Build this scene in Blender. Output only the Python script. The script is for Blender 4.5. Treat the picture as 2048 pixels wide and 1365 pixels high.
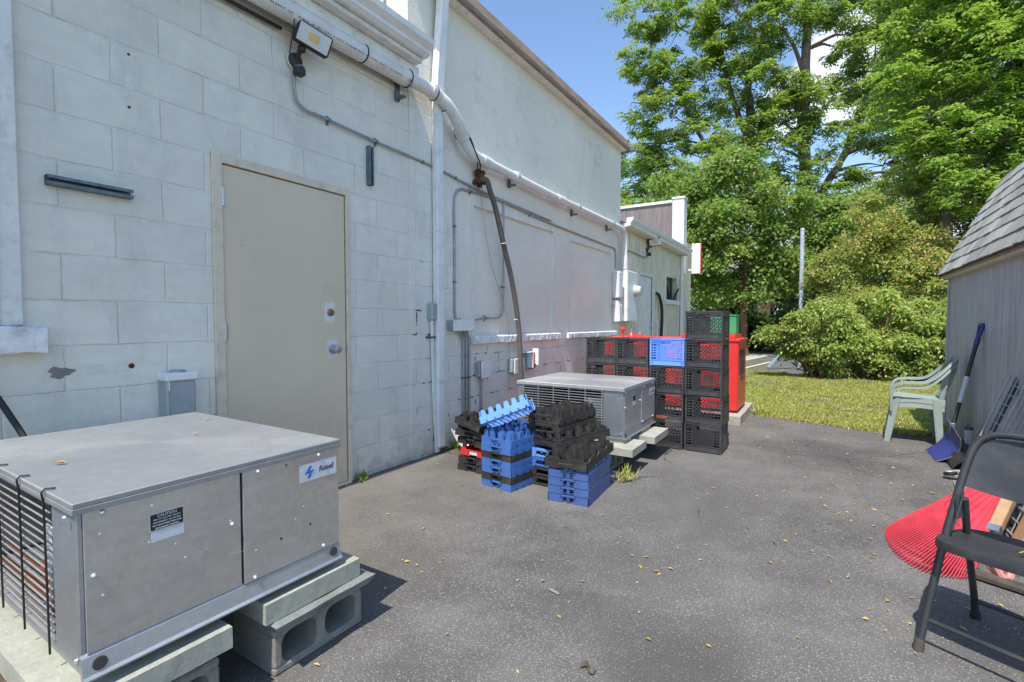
import bpy, math, random
import numpy as np
from mathutils import Vector, Matrix
R = math.radians
random.seed(7)
rng = np.random.default_rng(11)
scene = bpy.context.scene
col = scene.collection
for o in list(bpy.data.objects):
    bpy.data.objects.remove(o)

# ------------------------------------------------------------------ camera
cam_d = bpy.data.cameras.new('camera')
cam = bpy.data.objects.new('camera', cam_d)
col.objects.link(cam)
cam.location = (2.84, 0.0, 1.14)
cam.rotation_euler = (R(90 - 2.2), 0, R(32.0))
cam_d.sensor_width = 36.0
cam_d.lens = 36.0 * 990 / 2048
cam_d.clip_start = 0.05
cam_d.clip_end = 2000
scene.camera = cam

# ------------------------------------------------------------------ sky
SUN_DIR = Vector((0.06, -0.478, 0.876)).normalized()
world = bpy.data.worlds.new('World')
scene.world = world
world.use_nodes = True
wt = world.node_tree
wt.nodes.clear()
wo = wt.nodes.new('ShaderNodeOutputWorld')
bg = wt.nodes.new('ShaderNodeBackground')
sky = wt.nodes.new('ShaderNodeTexSky')
sky.sky_type = 'NISHITA'
sky.sun_disc = False
sky.sun_elevation = math.asin(SUN_DIR.z)
sky.sun_rotation = math.atan2(SUN_DIR.x, SUN_DIR.y)
sky.air_density = 1.0
sky.dust_density = 0.3
sky.ozone_density = 3.2
bg.inputs['Strength'].default_value = 0.138
tc = wt.nodes.new('ShaderNodeTexCoord')
nz = wt.nodes.new('ShaderNodeTexNoise')
nz.inputs['Scale'].default_value = 5.0
nz.inputs['Detail'].default_value = 7.0
nz.inputs['Roughness'].default_value = 0.55
wt.links.new(tc.outputs['Generated'], nz.inputs['Vector'])

def wmath(op, a, b=None, c=None, clamp=False):
    n = wt.nodes.new('ShaderNodeMath')
    n.operation = op
    n.use_clamp = clamp
    for i, v in enumerate((a, b, c)):
        if v is None:
            continue
        if isinstance(v, (int, float)):
            n.inputs[i].default_value = v
        else:
            wt.links.new(v, n.inputs[i])
    return n.outputs[0]

cover = None
for d, lo, hi in (((0.022, 0.925, 0.372), 0.9945, 1.0015), ((-0.05, 0.93, 0.350), 0.9965, 1.003),
                  ((0.14, 0.97, 0.19), 0.990, 1.01), ((-0.9, 0.5, 0.12), 0.95, 1.02)):
    dv = Vector(d).normalized()
    dp = wt.nodes.new('ShaderNodeVectorMath')
    dp.operation = 'DOT_PRODUCT'
    dp.inputs[1].default_value = dv
    wt.links.new(tc.outputs['Generated'], dp.inputs[0])
    mr = wt.nodes.new('ShaderNodeMapRange')
    mr.inputs[1].default_value = lo
    mr.inputs[2].default_value = hi
    wt.links.new(dp.outputs['Value'], mr.inputs[0])
    cover = mr.outputs[0] if cover is None else wmath('MAXIMUM', cover, mr.outputs[0])
dens = wmath('ADD', cover, nz.outputs['Fac'])
mr = wt.nodes.new('ShaderNodeMapRange')
mr.interpolation_type = 'SMOOTHSTEP'
mr.inputs[1].default_value = 0.80
mr.inputs[2].default_value = 1.05
wt.links.new(dens, mr.inputs[0])
gate = wmath('GREATER_THAN', cover, 0.001)
cl = wmath('MULTIPLY', mr.outputs[0], gate)
cl = wmath('MULTIPLY', cl, 0.88)
mix = wt.nodes.new('ShaderNodeMixRGB')
wt.links.new(cl, mix.inputs[0])
wt.links.new(sky.outputs[0], mix.inputs[1])
mix.inputs[2].default_value = (4.5, 4.7, 5.1, 1)
wt.links.new(mix.outputs[0], bg.inputs['Color'])
wt.links.new(bg.outputs[0], wo.inputs['Surface'])

# ------------------------------------------------------------------ sun
sd = bpy.data.lights.new('sun', 'SUN')
sd.energy = 3.3
sd.angle = R(0.53)
sd.color = (1.0, 0.955, 0.88)
so = bpy.data.objects.new('sun', sd)
col.objects.link(so)
so.rotation_euler = SUN_DIR.to_track_quat('Z', 'Y').to_euler()
so.location = (0, -10, 20)

scene.view_settings.view_transform = 'Standard'
scene.view_settings.look = 'None'
scene.view_settings.exposure = 0.92
scene.view_settings.gamma = 1.0

# ------------------------------------------------------------------ tags
def tag(o, label=None, cat=None, group=None, kind=None):
    if label: o['label'] = label
    if cat: o['category'] = cat
    if group: o['group'] = group
    if kind: o['kind'] = kind
    return o

def thing(name, label, cat, loc=(0, 0, 0), rz=0.0, group=None):
    o = bpy.data.objects.new(name, None)
    o.empty_display_size = 0.1
    col.objects.link(o)
    o.location = loc
    o.rotation_euler = (0, 0, rz)
    return tag(o, label, cat, group)

def copy_tree(o, parent=None):
    c = o.copy()
    col.objects.link(c)
    c.parent = parent
    for ch in [k for k in bpy.data.objects if k.parent is o]:
        copy_tree(ch, c)
    return c

# ------------------------------------------------------------------ mesh builder
class MB:
    def __init__(s):
        s.v = []; s.f = []; s.M = None
    def _add(s, vs, fs):
        n = len(s.v)
        if s.M is not None:
            vs = [tuple(s.M @ Vector(p)) for p in vs]
        s.v += [tuple(p) for p in vs]
        s.f += [tuple(i + n for i in f) for f in fs]
    def box(s, x0, x1, y0, y1, z0, z1, bv=0.0):
        if x1 < x0: x0, x1 = x1, x0
        if y1 < y0: y0, y1 = y1, y0
        if z1 < z0: z0, z1 = z1, z0
        bv = min(bv, (x1 - x0) * .45, (y1 - y0) * .45, (z1 - z0) * .45)
        if bv <= 0:
            vs = [(x0,y0,z0),(x1,y0,z0),(x1,y1,z0),(x0,y1,z0),(x0,y0,z1),(x1,y0,z1),(x1,y1,z1),(x0,y1,z1)]
            s._add(vs, [(0,3,2,1),(4,5,6,7),(0,1,5,4),(1,2,6,5),(2,3,7,6),(3,0,4,7)])
            return
        X = (x0, x1); Y = (y0, y1); Z = (z0, z1)
        vs = []; idx = {}
        for i in (0, 1):
            for j in (0, 1):
                for k in (0, 1):
                    sx, sy, sz = (1 - 2 * i) * bv, (1 - 2 * j) * bv, (1 - 2 * k) * bv
                    idx[(i, j, k, 0)] = len(vs); vs.append((X[i], Y[j] + sy, Z[k] + sz))
                    idx[(i, j, k, 1)] = len(vs); vs.append((X[i] + sx, Y[j], Z[k] + sz))
                    idx[(i, j, k, 2)] = len(vs); vs.append((X[i] + sx, Y[j] + sy, Z[k]))
        fs = []
        c4 = [(0, 0), (1, 0), (1, 1), (0, 1)]
        for i in (0, 1):
            q = [idx[(i, a, b, 0)] for a, b in c4]; fs.append(q if i else q[::-1])
            q = [idx[(a, i, b, 1)] for a, b in c4]; fs.append(q[::-1] if i else q)
            q = [idx[(a, b, i, 2)] for a, b in c4]; fs.append(q if i else q[::-1])
        for a in (0, 1):
            for b in (0, 1):
                q = [idx[(0, a, b, 1)], idx[(1, a, b, 1)], idx[(1, a, b, 2)], idx[(0, a, b, 2)]]
                fs.append(q if (a == b) else q[::-1]) if False else fs.append(q)
                fs.append([idx[(a, 0, b, 0)], idx[(a, 1, b, 0)], idx[(a, 1, b, 2)], idx[(a, 0, b, 2)]])
                fs.append([idx[(a, b, 0, 0)], idx[(a, b, 1, 0)], idx[(a, b, 1, 1)], idx[(a, b, 0, 1)]])
        for i in (0, 1):
            for j in (0, 1):
                for k in (0, 1):
                    fs.append([idx[(i, j, k, 0)], idx[(i, j, k, 1)], idx[(i, j, k, 2)]])
        s._add(vs, fs)
    def bar(s, a, b, w, h=None, bv=0.0, up=(0, 0, 1)):
        """rectangular bar from a to b, w across, h in the 'up' sense"""
        h = w if h is None else h
        a = Vector(a); b = Vector(b); d = b - a; L = d.length
        z = d.normalized(); u = Vector(up)
        if abs(z.dot(u)) > 0.98: u = Vector((1, 0, 0))
        x = u.cross(z).normalized(); y = z.cross(x)
        M = Matrix((x, y, z)).transposed().to_4x4(); M.translation = a
        old = s.M; s.M = M if old is None else old @ M
        s.box(-w / 2, w / 2, -h / 2, h / 2, 0, L, bv)
        s.M = old
    def tube(s, pts, r, n=8, cap=True, closed=False):
        pts = [Vector(p) for p in pts]
        m = len(pts)
        rs = [r] * m if isinstance(r, (int, float)) else list(r)
        vs = []; fs = []
        pn = None
        for i, p in enumerate(pts):
            if closed: t = pts[(i + 1) % m] - pts[i - 1]
            elif i == 0: t = pts[1] - p
            elif i == m - 1: t = p - pts[i - 1]
            else: t = (pts[i + 1] - p).normalized() + (p - pts[i - 1]).normalized()
            t.normalize()
            if pn is None:
                u = Vector((0, 0, 1)) if abs(t.z) < 0.9 else Vector((1, 0, 0))
                pn = t.cross(u).normalized()
            pn = (pn - t * pn.dot(t))
            if pn.length < 1e-6: pn = t.orthogonal()
            pn.normalize()
            bn = t.cross(pn)
            for k in range(n):
                a = 2 * math.pi * k / n
                vs.append(p + (pn * math.cos(a) + bn * math.sin(a)) * rs[i])
        for i in range(m if closed else m - 1):
            j = (i + 1) % m
            for k in range(n):
                fs.append((i * n + k, i * n + (k + 1) % n, j * n + (k + 1) % n, j * n + k))
        if cap and not closed:
            fs.append(tuple(range(n))[::-1]); fs.append(tuple((m - 1) * n + k for k in range(n)))
        s._add(vs, fs)
    def lathe(s, prof, o=(0, 0, 0), axis=(0, 0, 1), n=20):
        """prof: list of (radius, height along axis)"""
        a = Vector(axis).normalized(); x = a.orthogonal().normalized(); y = a.cross(x); o = Vector(o)
        vs = []; fs = []
        for r, h in prof:
            for k in range(n):
                t = 2 * math.pi * k / n
                vs.append(o + a * h + (x * math.cos(t) + y * math.sin(t)) * max(r, 1e-4))
        for i in range(len(prof) - 1):
            for k in range(n):
                fs.append((i * n + k, i * n + (k + 1) % n, (i + 1) * n + (k + 1) % n, (i + 1) * n + k))
        fs.append(tuple(range(n))[::-1]); fs.append(tuple((len(prof) - 1) * n + k for k in range(n)))
        s._add(vs, fs)
    def prism(s, poly, e0, e1, ax='x'):
        """poly of 2D points extruded along ax; (a,b)->yz for x, xz for y, xy for z"""
        def mk(p, e):
            return {'x': (e, p[0], p[1]), 'y': (p[0], e, p[1]), 'z': (p[0], p[1], e)}[ax]
        n = len(poly)
        vs = [mk(p, e0) for p in poly] + [mk(p, e1) for p in poly]
        fs = [tuple(range(n))[::-1], tuple(range(n, 2 * n))] + [(i, (i + 1) % n, n + (i + 1) % n, n + i) for i in range(n)]
        s._add(vs, fs)
    def poly(s, vs):
        s._add(vs, [tuple(range(len(vs)))])
    def grid(s, fn, nu, nv, thick=None):
        """surface patch fn(u,v)->point; with thickness vector"""
        vs = [tuple(fn(i / nu, j / nv)) for i in range(nu + 1) for j in range(nv + 1)]
        fs = [(i * (nv + 1) + j, (i + 1) * (nv + 1) + j, (i + 1) * (nv + 1) + j + 1, i * (nv + 1) + j + 1) for i in range(nu) for j in range(nv)]
        if thick is None:
            s._add(vs, fs); return
        t = Vector(thick); m = len(vs)
        vs2 = vs + [tuple(Vector(p) + t) for p in vs]
        fs2 = fs + [tuple(k + m for k in f)[::-1] for f in fs]
        W = nv + 1
        for i in range(nu):
            fs2.append((i * W, (i + 1) * W, (i + 1) * W + m, i * W + m))
            fs2.append((i * W + nv, i * W + nv + m, (i + 1) * W + nv + m, (i + 1) * W + nv))
        for j in range(nv):
            fs2.append((j, j + m, j + 1 + m, j + 1))
            fs2.append((nu * W + j, nu * W + j + 1, nu * W + j + 1 + m, nu * W + j + m))
        s._add(vs2, fs2)
    def build(s, name, mat, parent=None, smooth=False, recalc=True):
        me = bpy.data.meshes.new(name)
        me.from_pydata(s.v, [], s.f)
        if recalc:
            import bmesh
            bm = bmesh.new(); bm.from_mesh(me)
            bmesh.ops.recalc_face_normals(bm, faces=bm.faces)
            bm.to_mesh(me); bm.free()
        if smooth:
            me.polygons.foreach_set('use_smooth', [True] * len(me.polygons))
            try: me.set_sharp_from_angle(angle=R(38))
            except Exception: pass
        me.materials.append(mat)
        o = bpy.data.objects.new(name, me)
        col.objects.link(o)
        if parent is not None: o.parent = parent
        return o

def arc(c, r, a0, a1, n, plane='yz', fixed=0.0):
    out = []
    for i in range(n + 1):
        a = R(a0 + (a1 - a0) * i / n)
        p, q = c[0] + r * math.cos(a), c[1] + r * math.sin(a)
        out.append({'yz': (fixed, p, q), 'xz': (p, fixed, q), 'xy': (p, q, fixed)}[plane])
    return out

def bez(p, n=16):
    """Catmull-Rom through points"""
    P = [Vector(q) for q in p]
    P = [P[0] * 2 - P[1]] + P + [P[-1] * 2 - P[-2]]
    out = []
    for i in range(1, len(P) - 2):
        for k in range(n):
            t = k / n
            out.append(0.5 * ((2 * P[i]) + (P[i + 1] - P[i - 1]) * t + (2 * P[i - 1] - 5 * P[i] + 4 * P[i + 1] - P[i + 2]) * t * t
                              + (3 * P[i] - P[i - 1] - 3 * P[i + 1] + P[i + 2]) * t ** 3))
    out.append(P[-2])
    return out

# ------------------------------------------------------------------ materials
class NT:
    def __init__(s, name):
        s.m = bpy.data.materials.new(name); s.m.use_nodes = True
        s.t = s.m.node_tree; s.t.nodes.clear()
        s.out = s.n('ShaderNodeOutputMaterial')
        s.p = s.n('ShaderNodeBsdfPrincipled')
        s.l(s.p.outputs[0], s.out.inputs[0])
        s.g = s.n('ShaderNodeNewGeometry')
        s.pos = s.g.outputs['Position']
    def n(s, k): return s.t.nodes.new(k)
    def l(s, a, b): s.t.links.new(a, b)
    def objcoord(s):
        s.pos = s.n('ShaderNodeTexCoord').outputs['Object']; return s.pos
    def put(s, inp, v):
        if isinstance(v, (int, float)): inp.default_value = v
        elif isinstance(v, (tuple, list)): inp.default_value = tuple(v) + ((1,) if len(v) == 3 and len(inp.default_value) == 4 else ())
        else: s.l(v, inp)
    def math(s, op, a, b=0.0, clamp=False, c=None):
        n = s.n('ShaderNodeMath'); n.operation = op; n.use_clamp = clamp
        s.put(n.inputs[0], a); s.put(n.inputs[1], b)
        if c is not None: s.put(n.inputs[2], c)
        return n.outputs[0]
    def noise(s, scale, detail=4, rough=0.55, vec=None, stretch=None):
        n = s.n('ShaderNodeTexNoise')
        n.inputs['Scale'].default_value = scale; n.inputs['Detail'].default_value = detail; n.inputs['Roughness'].default_value = rough
        v = vec or s.pos
        if stretch:
            mp = s.n('ShaderNodeMapping'); mp.inputs['Scale'].default_value = stretch; s.l(v, mp.inputs[0]); v = mp.outputs[0]
        s.l(v, n.inputs['Vector']); return n.outputs['Fac']
    def voro(s, scale, feature='F1', out='Distance', vec=None):
        n = s.n('ShaderNodeTexVoronoi'); n.feature = feature; n.inputs['Scale'].default_value = scale
        s.l(vec or s.pos, n.inputs['Vector']); return n.outputs[out]
    def ramp(s, fac, a, b, v0=0.0, v1=1.0, smooth=False):
        n = s.n('ShaderNodeMapRange')
        if smooth: n.interpolation_type = 'SMOOTHSTEP'
        s.l(fac, n.inputs[0]); n.inputs[1].default_value = a; n.inputs[2].default_value = b
        n.inputs[3].default_value = v0; n.inputs[4].default_value = v1
        return n.outputs[0]
    def mix(s, f, a, b, mode='MIX'):
        n = s.n('ShaderNodeMixRGB'); n.blend_type = mode
        s.put(n.inputs[0], f); s.put(n.inputs[1], a); s.put(n.inputs[2], b); return n.outputs[0]
    def sep(s, v=None):
        n = s.n('ShaderNodeSeparateXYZ'); s.l(v or s.pos, n.inputs[0]); return n.outputs
    def comb(s, x, y, z=0.0):
        n = s.n('ShaderNodeCombineXYZ'); s.put(n.inputs[0], x); s.put(n.inputs[1], y); s.put(n.inputs[2], z); return n.outputs[0]
    def bump(s, h, dist=0.01, strength=1.0, prev=None):
        n = s.n('ShaderNodeBump'); n.inputs['Distance'].default_value = dist; n.inputs['Strength'].default_value = strength
        s.l(h, n.inputs['Height'])
        if prev: s.l(prev, n.inputs['Normal'])
        s.l(n.outputs[0], s.p.inputs['Normal']); return n.outputs[0]
    def fin(s, colr, rough=0.6, metal=0.0, spec=None):
        s.put(s.p.inputs['Base Color'], colr); s.put(s.p.inputs['Roughness'], rough); s.put(s.p.inputs['Metallic'], metal)
        if spec is not None: s.p.inputs['Specular IOR Level'].default_value = spec
        return s.m

def simple(name, c, rough=0.5, metal=0.0, var=0.18, vs=6.0, bump=0.0, bs=60.0, dirt=0.0, spec=None):
    t = NT(name); t.objcoord()
    n = t.noise(vs, 5)
    k = t.ramp(n, 0.25, 0.75, 1 - var, 1 + var)
    c1 = t.mix(1.0, c, t.comb(k, k, k), 'MULTIPLY')
    if dirt:
        d = t.noise(14.0, 8, 0.7)
        c1 = t.mix(t.ramp(d, 0.5, 0.72, 0, dirt), c1, (0.16, 0.13, 0.10))
    rr = t.ramp(t.noise(vs * 2.3, 4), 0.2, 0.8, max(rough - .08, .02), min(rough + .12, 1))
    if bump: t.bump(t.noise(bs, 4), 0.004, bump)
    return t.fin(c1, rr, metal, spec)

M = {}
# painted concrete block: mortar grid, paint wear, dark open joints low down
def block_wall(name, base, crack, stain=0.0, groove=1.0, hz=0.2035, z0=0.015, y0=0.195):
    t = NT(name)
    x, y, z = t.sep()
    wob = t.noise(2.2, 3)
    zz = t.math('ADD', z, t.ramp(wob, 0, 1, -0.006 - z0, 0.006 - z0))
    yy = t.math('ADD', y, t.ramp(t.noise(3.1, 2), 0, 1, -0.006 - y0, 0.006 - y0))
    br = t.n('ShaderNodeTexBrick')
    br.offset = 0.5; br.squash = 1.0
    br.inputs['Scale'].default_value = 1.0
    br.inputs['Mortar Size'].default_value = 0.0075
    br.inputs['Mortar Smooth'].default_value = 1.0
    br.inputs['Brick Width'].default_value = 0.407
    br.inputs['Row Height'].default_value = hz
    br.inputs['Color1'].default_value = (0.92, 0.92, 0.92, 1); br.inputs['Color2'].default_value = (1.04, 1.04, 1.04, 1)
    br.inputs['Mortar'].default_value = (1, 1, 1, 1)
    yj = t.math('ADD', yy, t.ramp(t.noise(14, 3), 0, 1, -.004, .004)); zj = t.math('ADD', zz, t.ramp(t.noise(11, 3), 0, 1, -.005, .005))
    t.l(t.comb(yj, zj, 0.0), br.inputs['Vector'])
    mort = br.outputs['Fac']
    big = t.ramp(t.noise(0.9, 4), 0.3, 0.7, 0.90, 1.07)
    mid = t.ramp(t.noise(7.0, 6, 0.65, stretch=(1, 1, 2.4)), 0.25, 0.75, 0.93, 1.06)
    k = t.math('MULTIPLY', big, mid)
    c = t.mix(1.0, base, t.comb(k, k, k), 'MULTIPLY')
    c = t.mix(0.55, c, t.mix(1.0, c, br.outputs['Color'], 'MULTIPLY'))
    # grime sits in the joints in patches
    g = t.math('MULTIPLY', mort, t.ramp(t.noise(4.5, 6, 0.7), 0.48, 0.70, 0, 0.6), True)
    c = t.mix(g, c, (0.40, 0.38, 0.31))
    # soft smudges
    c = t.mix(t.ramp(t.noise(2.6, 8, 0.72, stretch=(1, 1.6, 0.7)), 0.50, 0.80, 0, 0.42), c, (0.36, 0.37, 0.34))
    if stain:
        c = t.mix(t.ramp(t.noise(3.0, 8, 0.75, stretch=(1, 3, 0.5)), 0.50, 0.70, 0, stain), c, (0.30, 0.26, 0.17))
    # foot of the wall: splash grime
    low = t.math('MULTIPLY', t.ramp(z, 0.0, 0.34, 0.8, 0.0), t.ramp(t.noise(9.0, 6, 0.7), 0.3, 0.7, 0, 1))
    c = t.mix(low, c, (0.27, 0.27, 0.23))
    h = t.math('MULTIPLY', mort, -0.48 * groove)
    c = t.mix(t.math('MULTIPLY', mort, t.ramp(t.noise(3.0, 3), 0.35, 0.65, 0.0, 0.35)), c, (0.92, 0.91, 0.88))
    # broken joints and chipped paint (own shapes)
    cm = t.ramp(t.noise(6.0, 7, 0.7), 0.52, 0.575, 0, 1)
    region = t.ramp(y, 2.85, 3.05, 0.0, 1.0) if crack == 'right' else t.ramp(z, 0.0, 3.0, 0.30, 0.30)
    region = t.math('MULTIPLY', region, t.ramp(z, 0.55, 1.9, 1.0, 0.28, True))
    if crack == 'right': region = t.math('MULTIPLY', region, t.ramp(y, 3.7, 4.3, 1.0, 0.45, True))
    br2 = t.n('ShaderNodeTexBrick'); br2.offset = 0.5
    for nme, v in (('Scale', 1.0), ('Mortar Size', 0.0075), ('Mortar Smooth', 0.1), ('Brick Width', 0.407), ('Row Height', hz)):
        br2.inputs[nme].default_value = v
    t.l(t.comb(t.math('ADD', yy, t.ramp(t.noise(30, 3), 0, 1, -.012, .012)), t.math('ADD', zz, t.ramp(t.noise(26, 4), 0, 1, -.012, .012)), 0), br2.inputs['Vector'])
    crk = t.math('MULTIPLY', t.math('MULTIPLY', br2.outputs['Fac'], cm), region)
    crk = t.ramp(crk, 0.25, 0.6, 0, 1)
    pit = t.math('MULTIPLY', t.ramp(t.noise(75, 3, 0.6), 0.66, 0.70, 0, 0.8), t.math('MULTIPLY', region, t.ramp(t.noise(3.7, 4), 0.5, 0.62, 0, 1)))
    crk = t.math('MAXIMUM', crk, pit)
    c = t.mix(crk, c, (0.055, 0.052, 0.045))
    h = t.math('SUBTRACT', h, t.math('MULTIPLY', crk, 1.2))
    b1 = t.bump(h, 0.008, 0.85)
    b2 = t.bump(t.noise(85, 6, 0.65), 0.005, 0.55, b1)
    t.bump(t.noise(9, 5, 0.6), 0.02, 0.22, b2)
    rel = t.math('ADD', t.noise(9, 6, 0.6), 0.0)
    return t.fin(c, 0.62)

M['block'] = block_wall('painted_block', (0.80, 0.76, 0.655), 'low')
M['block_r'] = block_wall('painted_block_worn', (0.82, 0.78, 0.69), 'right', groove=0.9)
M['block_c'] = block_wall('painted_block_stained', (0.80, 0.72, 0.55), 'right', stain=0.95, groove=0.8)

def rough_render(name, base):
    t = NT(name)
    x, y, z = t.sep()
    k = t.math('MULTIPLY', t.ramp(t.noise(1.1, 5), 0.3, 0.7, 0.90, 1.06), t.ramp(t.noise(11, 6, 0.65, stretch=(1, 2.5, 0.6)), 0.25, 0.75, 0.95, 1.05))
    c = t.mix(1.0, base, t.comb(k, k, k), 'MULTIPLY')
    # faint course lines show through the paint
    w = t.math('FRACT', t.math('DIVIDE', t.math('ADD', z, t.ramp(t.noise(2.0, 2), 0, 1, -0.01, 0.01)), 0.2035))
    ln = t.math('MULTIPLY', t.ramp(t.math('ABSOLUTE', t.math('SUBTRACT', w, 0.5)), 0.455, 0.5, 0, 1), t.ramp(t.noise(3.0, 5), 0.45, 0.65, 0.1, 0.6))
    c = t.mix(t.math('MULTIPLY', ln, 0.35), c, (0.33, 0.33, 0.30))
    st = t.math('MULTIPLY', t.ramp(t.noise(2.4, 9, 0.78), 0.54, 0.70, 0, 0.55), t.ramp(z, 2.2, 3.0, 0.25, 1))
    c = t.mix(st, c, (0.37, 0.39, 0.32))
    sp = t.math('MULTIPLY', t.ramp(t.noise(120, 2), 0.68, 0.72, 0, 0.7), t.ramp(t.noise(2.2, 3), 0.48, 0.6, 0, 1))
    c = t.mix(sp, c, (0.12, 0.11, 0.09))
    b1 = t.bump(t.math('MULTIPLY', ln, -1.0), 0.006, 0.6)
    t.bump(t.noise(60, 6, 0.7), 0.006, 0.5, b1)
    return t.fin(c, 0.62)
M['render'] = rough_render('painted_masonry', (0.81, 0.77, 0.665))

def asphalt():
    t = NT('asphalt')
    x, y, z = t.sep()
    big = t.ramp(t.noise(0.75, 6, 0.65), 0.3, 0.7, 0.74, 1.26)
    mid = t.ramp(t.noise(4.5, 6, 0.7), 0.3, 0.7, 0.88, 1.13)
    fine = t.ramp(t.noise(150, 5, 0.85), 0.3, 0.7, 0.35, 1.75)
    k = t.math('MULTIPLY', t.math('MULTIPLY', big, mid), fine)
    c = t.mix(1.0, (0.106, 0.099, 0.092), t.comb(k, k, k), 'MULTIPLY')
    # exposed pale aggregate, more where worn
    v = t.n('ShaderNodeTexVoronoi'); v.inputs['Scale'].default_value = 250; t.l(t.pos, v.inputs['Vector'])
    wn = t.n('ShaderNodeTexWhiteNoise'); t.l(v.outputs['Position'], wn.inputs['Vector'])
    wear = t.ramp(t.noise(0.8, 6, 0.65), 0.36, 0.64, 0.12, 0.65)
    st = t.math('MULTIPLY', t.math('LESS_THAN', wn.outputs['Value'], wear), t.ramp(v.outputs['Distance'], 0.24, 0.42, 1, 0))
    c = t.mix(t.math('MULTIPLY', st, 0.7), c, (0.29, 0.285, 0.275))
    v2 = t.n('ShaderNodeTexVoronoi'); v2.inputs['Scale'].default_value = 150; t.l(t.pos, v2.inputs['Vector'])
    wn2 = t.n('ShaderNodeTexWhiteNoise'); t.l(v2.outputs['Position'], wn2.inputs['Vector'])
    st2 = t.math('MULTIPLY', t.math('LESS_THAN', wn2.outputs['Value'], t.ramp(t.noise(1.1, 6, 0.7), 0.38, 0.64, 0.04, 0.62)), t.ramp(v2.outputs['Distance'], 0.18, 0.45, 1, 0))
    c = t.mix(t.math('MULTIPLY', st2, 0.7), c, (0.46, 0.45, 0.42))
    # dusty sand along the wall, old sealer patches
    near = t.math('MULTIPLY', t.ramp(x, 0.05, 1.7, 0.75, 0.0), t.ramp(t.noise(3.0, 7, 0.7), 0.3, 0.7, 0.25, 1))
    c = t.mix(near, c, (0.20, 0.175, 0.14))
    dust = t.math('MULTIPLY', t.ramp(t.noise(1.1, 8, 0.75), 0.48, 0.68, 0, 0.55), 1.0)
    c = t.mix(dust, c, (0.20, 0.19, 0.175))
    pt = t.ramp(t.noise(0.45, 3, 0.5), 0.56, 0.60, 0, 0.35)
    c = t.mix(pt, c, (0.055, 0.053, 0.052))
    # hairline cracks
    cr = t.voro(0.9, 'DISTANCE_TO_EDGE', vec=None)
    wv = t.mix(0.22, t.pos, t.comb(t.noise(3, 4), t.noise(3.3, 4), 0.0), 'ADD')
    n = t.n('ShaderNodeTexVoronoi'); n.feature = 'DISTANCE_TO_EDGE'; n.inputs['Scale'].default_value = 0.7; t.l(wv, n.inputs['Vector'])
    crk = t.math('MULTIPLY', t.ramp(n.outputs['Distance'], 0.0015, 0.005, 1, 0), t.ramp(t.noise(0.9, 3), 0.52, 0.58, 0, 0.8))
    c = t.mix(crk, c, (0.03, 0.03, 0.03))
    hh = t.math('ADD', t.noise(150, 5, 0.7), t.math('MULTIPLY', st, 0.4))
    b = t.bump(hh, 0.006, 0.7)
    t.bump(t.noise(2.5, 4), 0.02, 0.25, b)
    return t.fin(c, 0.86, 0.0, 0.35)
M['asphalt'] = asphalt()

def mixmat(name, cs, scale, rough=0.9, bump=0.5, bs=40, detail=8):
    t = NT(name)
    c = cs[0]
    for i, cc in enumerate(cs[1:]):
        c = t.mix(t.ramp(t.noise(scale * (1.7 ** i), detail, 0.7), 0.42, 0.62), c, cc)
    t.bump(t.noise(bs, 6, 0.7), 0.02, bump)
    return t.fin(c, rough)
M['soil'] = mixmat('lawn_soil', [(0.085, 0.075, 0.04), (0.07, 0.10, 0.025), (0.16, 0.13, 0.07)], 3.0)
M['dirt'] = mixmat('leafy_dirt', [(0.13, 0.095, 0.06), (0.22, 0.17, 0.11), (0.06, 0.05, 0.035)], 9.0, bs=90)
M['terrain'] = mixmat('ground_cover', [(0.05, 0.075, 0.025), (0.07, 0.06, 0.035), (0.045, 0.08, 0.02)], 1.2)
M['walk'] = mixmat('pale_concrete', [(0.42, 0.39, 0.33), (0.36, 0.34, 0.30)], 2.0, bs=80, bump=0.2)
M['lot'] = mixmat('lot_asphalt', [(0.12, 0.115, 0.115), (0.16, 0.15, 0.145), (0.10, 0.10, 0.10)], 1.5, bs=90, bump=0.3)
M['line'] = simple('line_paint', (0.62, 0.55, 0.30), 0.8, var=0.3, vs=12)

def concrete(name, base, dark, pit=0.5):
    t = NT(name); t.objcoord()
    k = t.math('MULTIPLY', t.ramp(t.noise(7, 6, 0.7), 0.3, 0.7, 0.82, 1.12), t.ramp(t.noise(70, 4, 0.7), 0.3, 0.7, 0.88, 1.1))
    c = t.mix(1.0, base, t.comb(k, k, k), 'MULTIPLY')
    c = t.mix(t.ramp(t.noise(11, 7, 0.75), 0.52, 0.70, 0, 0.55), c, dark)
    hh = t.math('ADD', t.noise(120, 5, 0.8), t.math('MULTIPLY', t.noise(26, 5, 0.7), 1.2))
    t.bump(hh, 0.008, pit)
    return t.fin(c, 0.92)
M['cinder'] = concrete('cinder_block', (0.30, 0.285, 0.25), (0.17, 0.18, 0.15), 0.9)
M['cap'] = concrete('cap_concrete', (0.37, 0.37, 0.31), (0.22, 0.235, 0.17), 0.35)
M['slate'] = concrete('weathered_slab', (0.22, 0.24, 0.22), (0.34, 0.34, 0.26), 0.7)
M['pad'] = concrete('pad_concrete', (0.40, 0.36, 0.30), (0.25, 0.22, 0.18), 0.5)

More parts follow.
